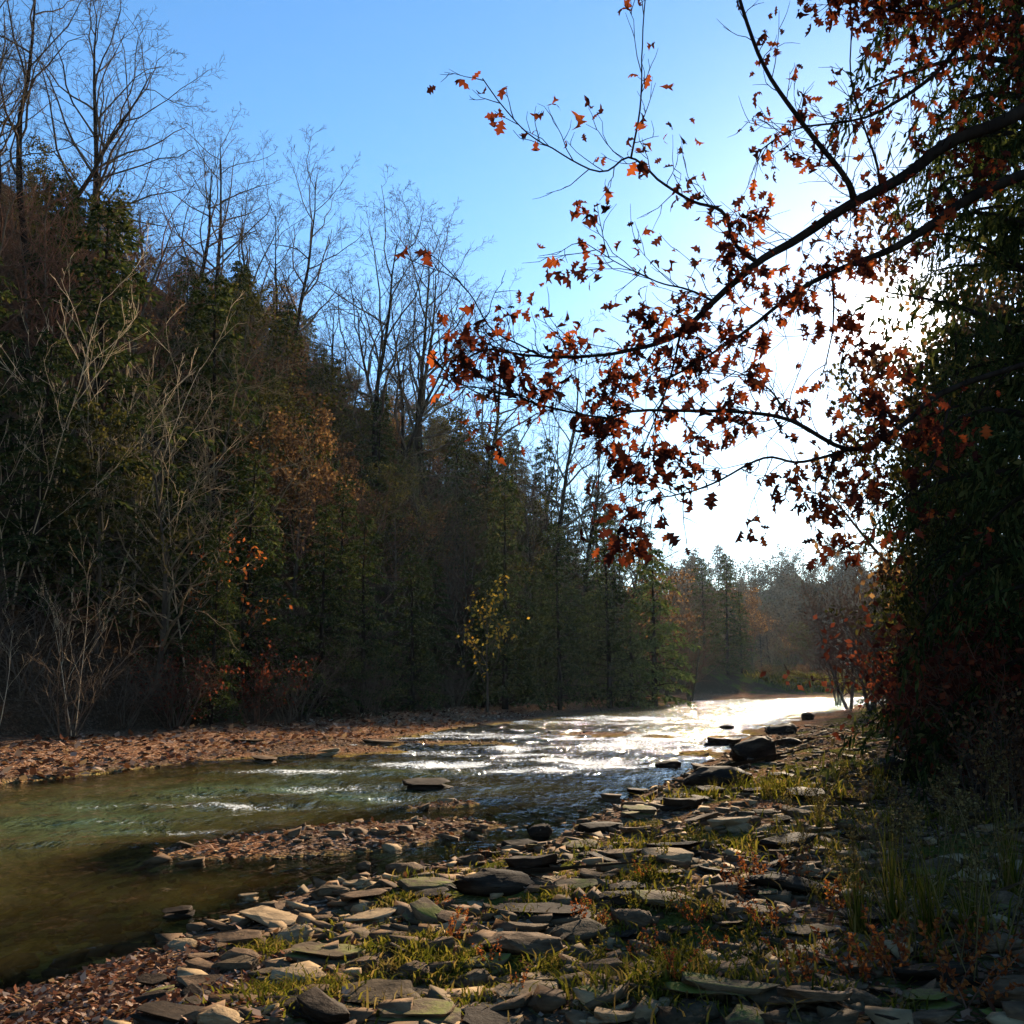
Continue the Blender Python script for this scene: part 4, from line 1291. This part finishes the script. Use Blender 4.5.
for px in range(775, 850, 6):
    p = on_slope(px, random.uniform(99.5, 107)); grass_at(p[0], p[1], 260, 1.3, .7)
tag(link('grass', gr.mesh('grass', [M['grass'], M['dry']])), kind='stuff')


# weeds standing on the bank: each a plant of its own
def weed_mesh(kind, seed):
    global RNG
    RNG = np.random.default_rng(seed)
    st, lf = MB(), MB()
    if kind == 'goldenrod':
        for i in range(4):
            q, _ = bend_line((RNG.normal(0, .03), RNG.normal(0, .03), -.03), unit(np.array([RNG.normal(0, .2), RNG.normal(0, .2), 1])), RNG.uniform(.5, .8), 7, 0.05, 0, 0.05)
            st.tube(q, np.linspace(.004, .002, 7), 4)
            for j in range(16):
                p, d = sample(q, RNG.uniform(.2, .95)); u = perp_dir(d, 1.0, RNG.uniform(0, 6.3)) * RNG.uniform(.03, .07) + np.array([0, 0, -.015])
                lf.cards(p[None], u[None], unit(np.cross(u, [0.1, 0.2, 1]))[None] * .007)
            for j in range(9):
                p, d = sample(q, RNG.uniform(.8, 1)); w, _ = bend_line(p, perp_dir(d, .8, RNG.uniform(0, 6.3)), .10, 4, .2)
                st.tube(w, np.linspace(.0018, .001, 4), 3)
                C = w[1:].repeat(3, 0); u = unit(rv(9)) * .018
                lf.cards(C, u, unit(np.cross(u, rv(9))) * .007)
    elif kind == 'blade':
        n = 60
        for i in range(n):
            a = RNG.uniform(0, 6.28); t = abs(RNG.normal(0, .35))
            q, _ = bend_line((RNG.normal(0, .03), RNG.normal(0, .03), -.02), unit(np.array([math.cos(a) * t, math.sin(a) * t, 1])), RNG.uniform(.35, .75), 6, .03, 0, .22)
            w = np.array([-math.sin(a), math.cos(a), 0]) * .006
            V = np.concatenate([q - w * np.linspace(1, .1, 6)[:, None], q + w * np.linspace(1, .1, 6)[:, None]])
            lf.add(V, [[j, j + 1, j + 7, j + 6] for j in range(5)])
        q, _ = bend_line((0, 0, -.02), (0.1, 0, 1), .6, 5, .05); st.tube(q, np.linspace(.003, .0015, 5), 3)
    else:
        for i in range(6):
            q, _ = bend_line((RNG.normal(0, .03), RNG.normal(0, .03), -.03), unit(np.array([RNG.normal(0, .5), RNG.normal(0, .5), 1])), RNG.uniform(.2, .4), 5, .12)
            st.tube(q, np.linspace(.004, .002, 5), 4)
            m = 34
            P = np.array([sample(q, RNG.uniform(.25, 1))[0] for _ in range(m)])
            u = unit(rv(m) + np.array([0, 0, .2])) * RNG.uniform(.018, .038, (m, 1))
            lf.cards(P, u, unit(np.cross(u, rv(m))) * .009)
    return st, lf


WEED = {}
for kind, mats in (('goldenrod', ('dry', 'dry')), ('blade', ('dry', 'grass')), ('leafy', ('twig_red', 'orange_leaf')), ('herb', ('dry', 'grass'))):
    for j in range(2):
        st, lf = weed_mesh(kind, 600 + j + 10 * len(WEED))
        WEED[(kind, j)] = (st.mesh(kind + '_stems', [M[mats[0]]], True), lf.mesh(kind + '_leaves', [M[mats[1]]]))
WN = {'goldenrod': ('dry_weed', 'dry seed headed weed'), 'blade': ('grass_clump', 'arching grass clump'), 'leafy': ('red_leaved_weed', 'low red leaved weed'), 'herb': ('green_herb', 'yellow green leafy herb')}
random.seed(55)


def weed(kind, px, py, h):
    p = on_ground(px, py)
    nat = {'goldenrod': .75, 'blade': .6, 'leafy': .38, 'herb': .38}[kind]
    o = thing(WN[kind][0], (p[0], p[1], hz(p[0], p[1])), random.uniform(0, 6.28), h / nat)
    a, b = WEED[(kind, random.randint(0, 1))]
    link('stem', a, o); link('foliage', b, o)
    tag(o, None, 'plant', 'weeds growing between the stones')
    PENDING[WN[kind][1] + ' ' + bank_zone(px, py)].append((px, o))


for px, py, h in [(800, 845, .5), (828, 860, .6), (850, 800, .6), (905, 880, .75), (935, 900, .8), (870, 905, .6), (960, 870, .8), (985, 920, .8), (1005, 960, .8), (915, 960, .7), (780, 830, .45), (945, 800, .8), (880, 850, .7), (1000, 850, .9), (835, 780, .6), (815, 905, .5), (970, 985, .7)]:
    weed('goldenrod', px, py, h)
for px, py, h in [(895, 925, .55), (930, 940, .5), (765, 800, .35), (860, 935, .4), (980, 950, .5), (820, 830, .35), (880, 800, .5), (1010, 900, .6), (715, 800, .25)]:
    weed('blade', px, py, h)
for px, py, h in [(740, 900, .3), (760, 885, .3), (790, 890, .35), (835, 910, .35), (700, 925, .22), (655, 960, .2), (670, 985, .22), (770, 930, .25), (900, 980, .4), (860, 985, .35), (960, 1010, .4), (940, 970, .4), (800, 985, .3), (600, 930, .15)]:
    weed('leafy', px, py, h)
for px, py, h in [(random.uniform(430, 840), random.uniform(835, 1000), random.uniform(.12, .24)) for _ in range(26)]:
    weed(random.choice(['herb', 'herb', 'leafy']), px, py, h)
for px, py, h in [(650, 885, .25), (640, 915, .22), (780, 800, .4), (545, 985, .14), (295, 955, .16), (265, 965, .16), (665, 860, .22), (690, 845, .25), (740, 790, .3), (660, 975, .18), (855, 895, .3)]:
    weed('herb', px, py, h)

# ------------------------------------------------------------------ labels by place for look-alikes
ORD = ['leftmost'] + [w + ' from left' for w in 'second third fourth fifth sixth seventh eighth ninth tenth eleventh twelfth thirteenth fourteenth fifteenth sixteenth seventeenth eighteenth nineteenth twentieth'.split()]
for base, lst in PENDING.items():
    lst.sort(key=lambda a: a[0])
    for i, (_, o) in enumerate(lst):
        if len(lst) == 1: o['label'] = base
        elif i == len(lst) - 1: o['label'] = base + ', rightmost'
        else: o['label'] = base + ', ' + ORD[min(i, 19)]

# ------------------------------------------------------------------ light, air and sky
SR = ray(905, 325); SR = SR / np.linalg.norm(SR)
el = math.asin(SR[2]); az = math.atan2(SR[0], SR[1])
w = bpy.data.worlds.new('World'); S.world = w; w.use_nodes = True
nt = w.node_tree; nt.nodes.clear()
sky = nt.nodes.new('ShaderNodeTexSky'); sky.sky_type = 'NISHITA'; sky.sun_disc = False
sky.sun_elevation = el; sky.sun_rotation = az
sky.air_density = 1.0; sky.dust_density = 0.12; sky.ozone_density = 2.0; sky.altitude = 300
bg = nt.nodes.new('ShaderNodeBackground'); bg.inputs['Strength'].default_value = 0.074
wo = nt.nodes.new('ShaderNodeOutputWorld')
hs = nt.nodes.new('ShaderNodeHueSaturation'); hs.inputs['Saturation'].default_value = 1.22
nt.links.new(sky.outputs[0], hs.inputs['Color']); nt.links.new(hs.outputs[0], bg.inputs[0]); # the bright ring of sky round the sun
tcw = nt.nodes.new('ShaderNodeTexCoord')
dt = nt.nodes.new('ShaderNodeVectorMath'); dt.operation = 'DOT_PRODUCT'
nt.links.new(tcw.outputs['Generated'], dt.inputs[0]); dt.inputs[1].default_value = tuple(SR)
dc = mth(nt, 'MAXIMUM', dt.outputs['Value'], 0.0)
ring = mth(nt, 'ADD', mth(nt, 'MULTIPLY', mth(nt, 'POWER', dc, 52.0), 1.0), mth(nt, 'MULTIPLY', mth(nt, 'POWER', dc, 1500.0), 25.0))
bg2 = nt.nodes.new('ShaderNodeBackground'); bg2.inputs['Color'].default_value = (1.0, 0.95, 0.86, 1)
nt.links.new(mth(nt, 'MULTIPLY', ring, 0.13), bg2.inputs['Strength'])
ad = nt.nodes.new('ShaderNodeAddShader'); nt.links.new(bg.outputs[0], ad.inputs[0]); nt.links.new(bg2.outputs[0], ad.inputs[1])
nt.links.new(ad.outputs[0], wo.inputs[0])

sl = bpy.data.lights.new('sun', 'SUN'); sl.energy = 5.0; sl.angle = math.radians(0.53); sl.color = (1.0, 0.81, 0.58)
so = bpy.data.objects.new('sun', sl); COL.objects.link(so)
so.rotation_euler = Vector(SR).to_track_quat('Z', 'Y').to_euler()

hb = MB()
x0, x1, y0, y1, z0, z1 = -256, 256, -44, 466, -3, 75
hv = np.array([(x, y, z) for z in (z0, z1) for y in (y0, y1) for x in (x0, x1)], float)
hb.add(hv, [[0, 2, 3, 1], [4, 5, 7, 6], [0, 1, 5, 4], [2, 6, 7, 3], [0, 4, 6, 2], [1, 3, 7, 5]])
hm, hnt, hout = new_mat('valley_haze')
pv = N(hnt, 'VolumePrincipled', Density=0.00008, Anisotropy=0.4)
pv.inputs['Color'].default_value = (0.58, 0.8, 1.0, 1)
hnt.links.new(pv.outputs[0], hout.inputs['Volume'])
tag(link('haze', hb.mesh('haze', [hm])), kind='stuff')

S.view_settings.view_transform = 'Standard'; S.view_settings.look = 'None'
S.view_settings.exposure = 1.84; S.view_settings.gamma = 1.0; S.view_settings.use_curve_mapping = False
S.render.engine = 'CYCLES'
cy = S.cycles
cy.use_denoising = True
cy.use_adaptive_sampling = True; cy.adaptive_threshold = 0.02
cy.max_bounces = 6; cy.diffuse_bounces = 2; cy.glossy_bounces = 3; cy.transmission_bounces = 3; cy.volume_bounces = 0; cy.transparent_max_bounces = 8
cy.caustics_reflective = False; cy.caustics_refractive = False
cy.sample_clamp_indirect = 4.0
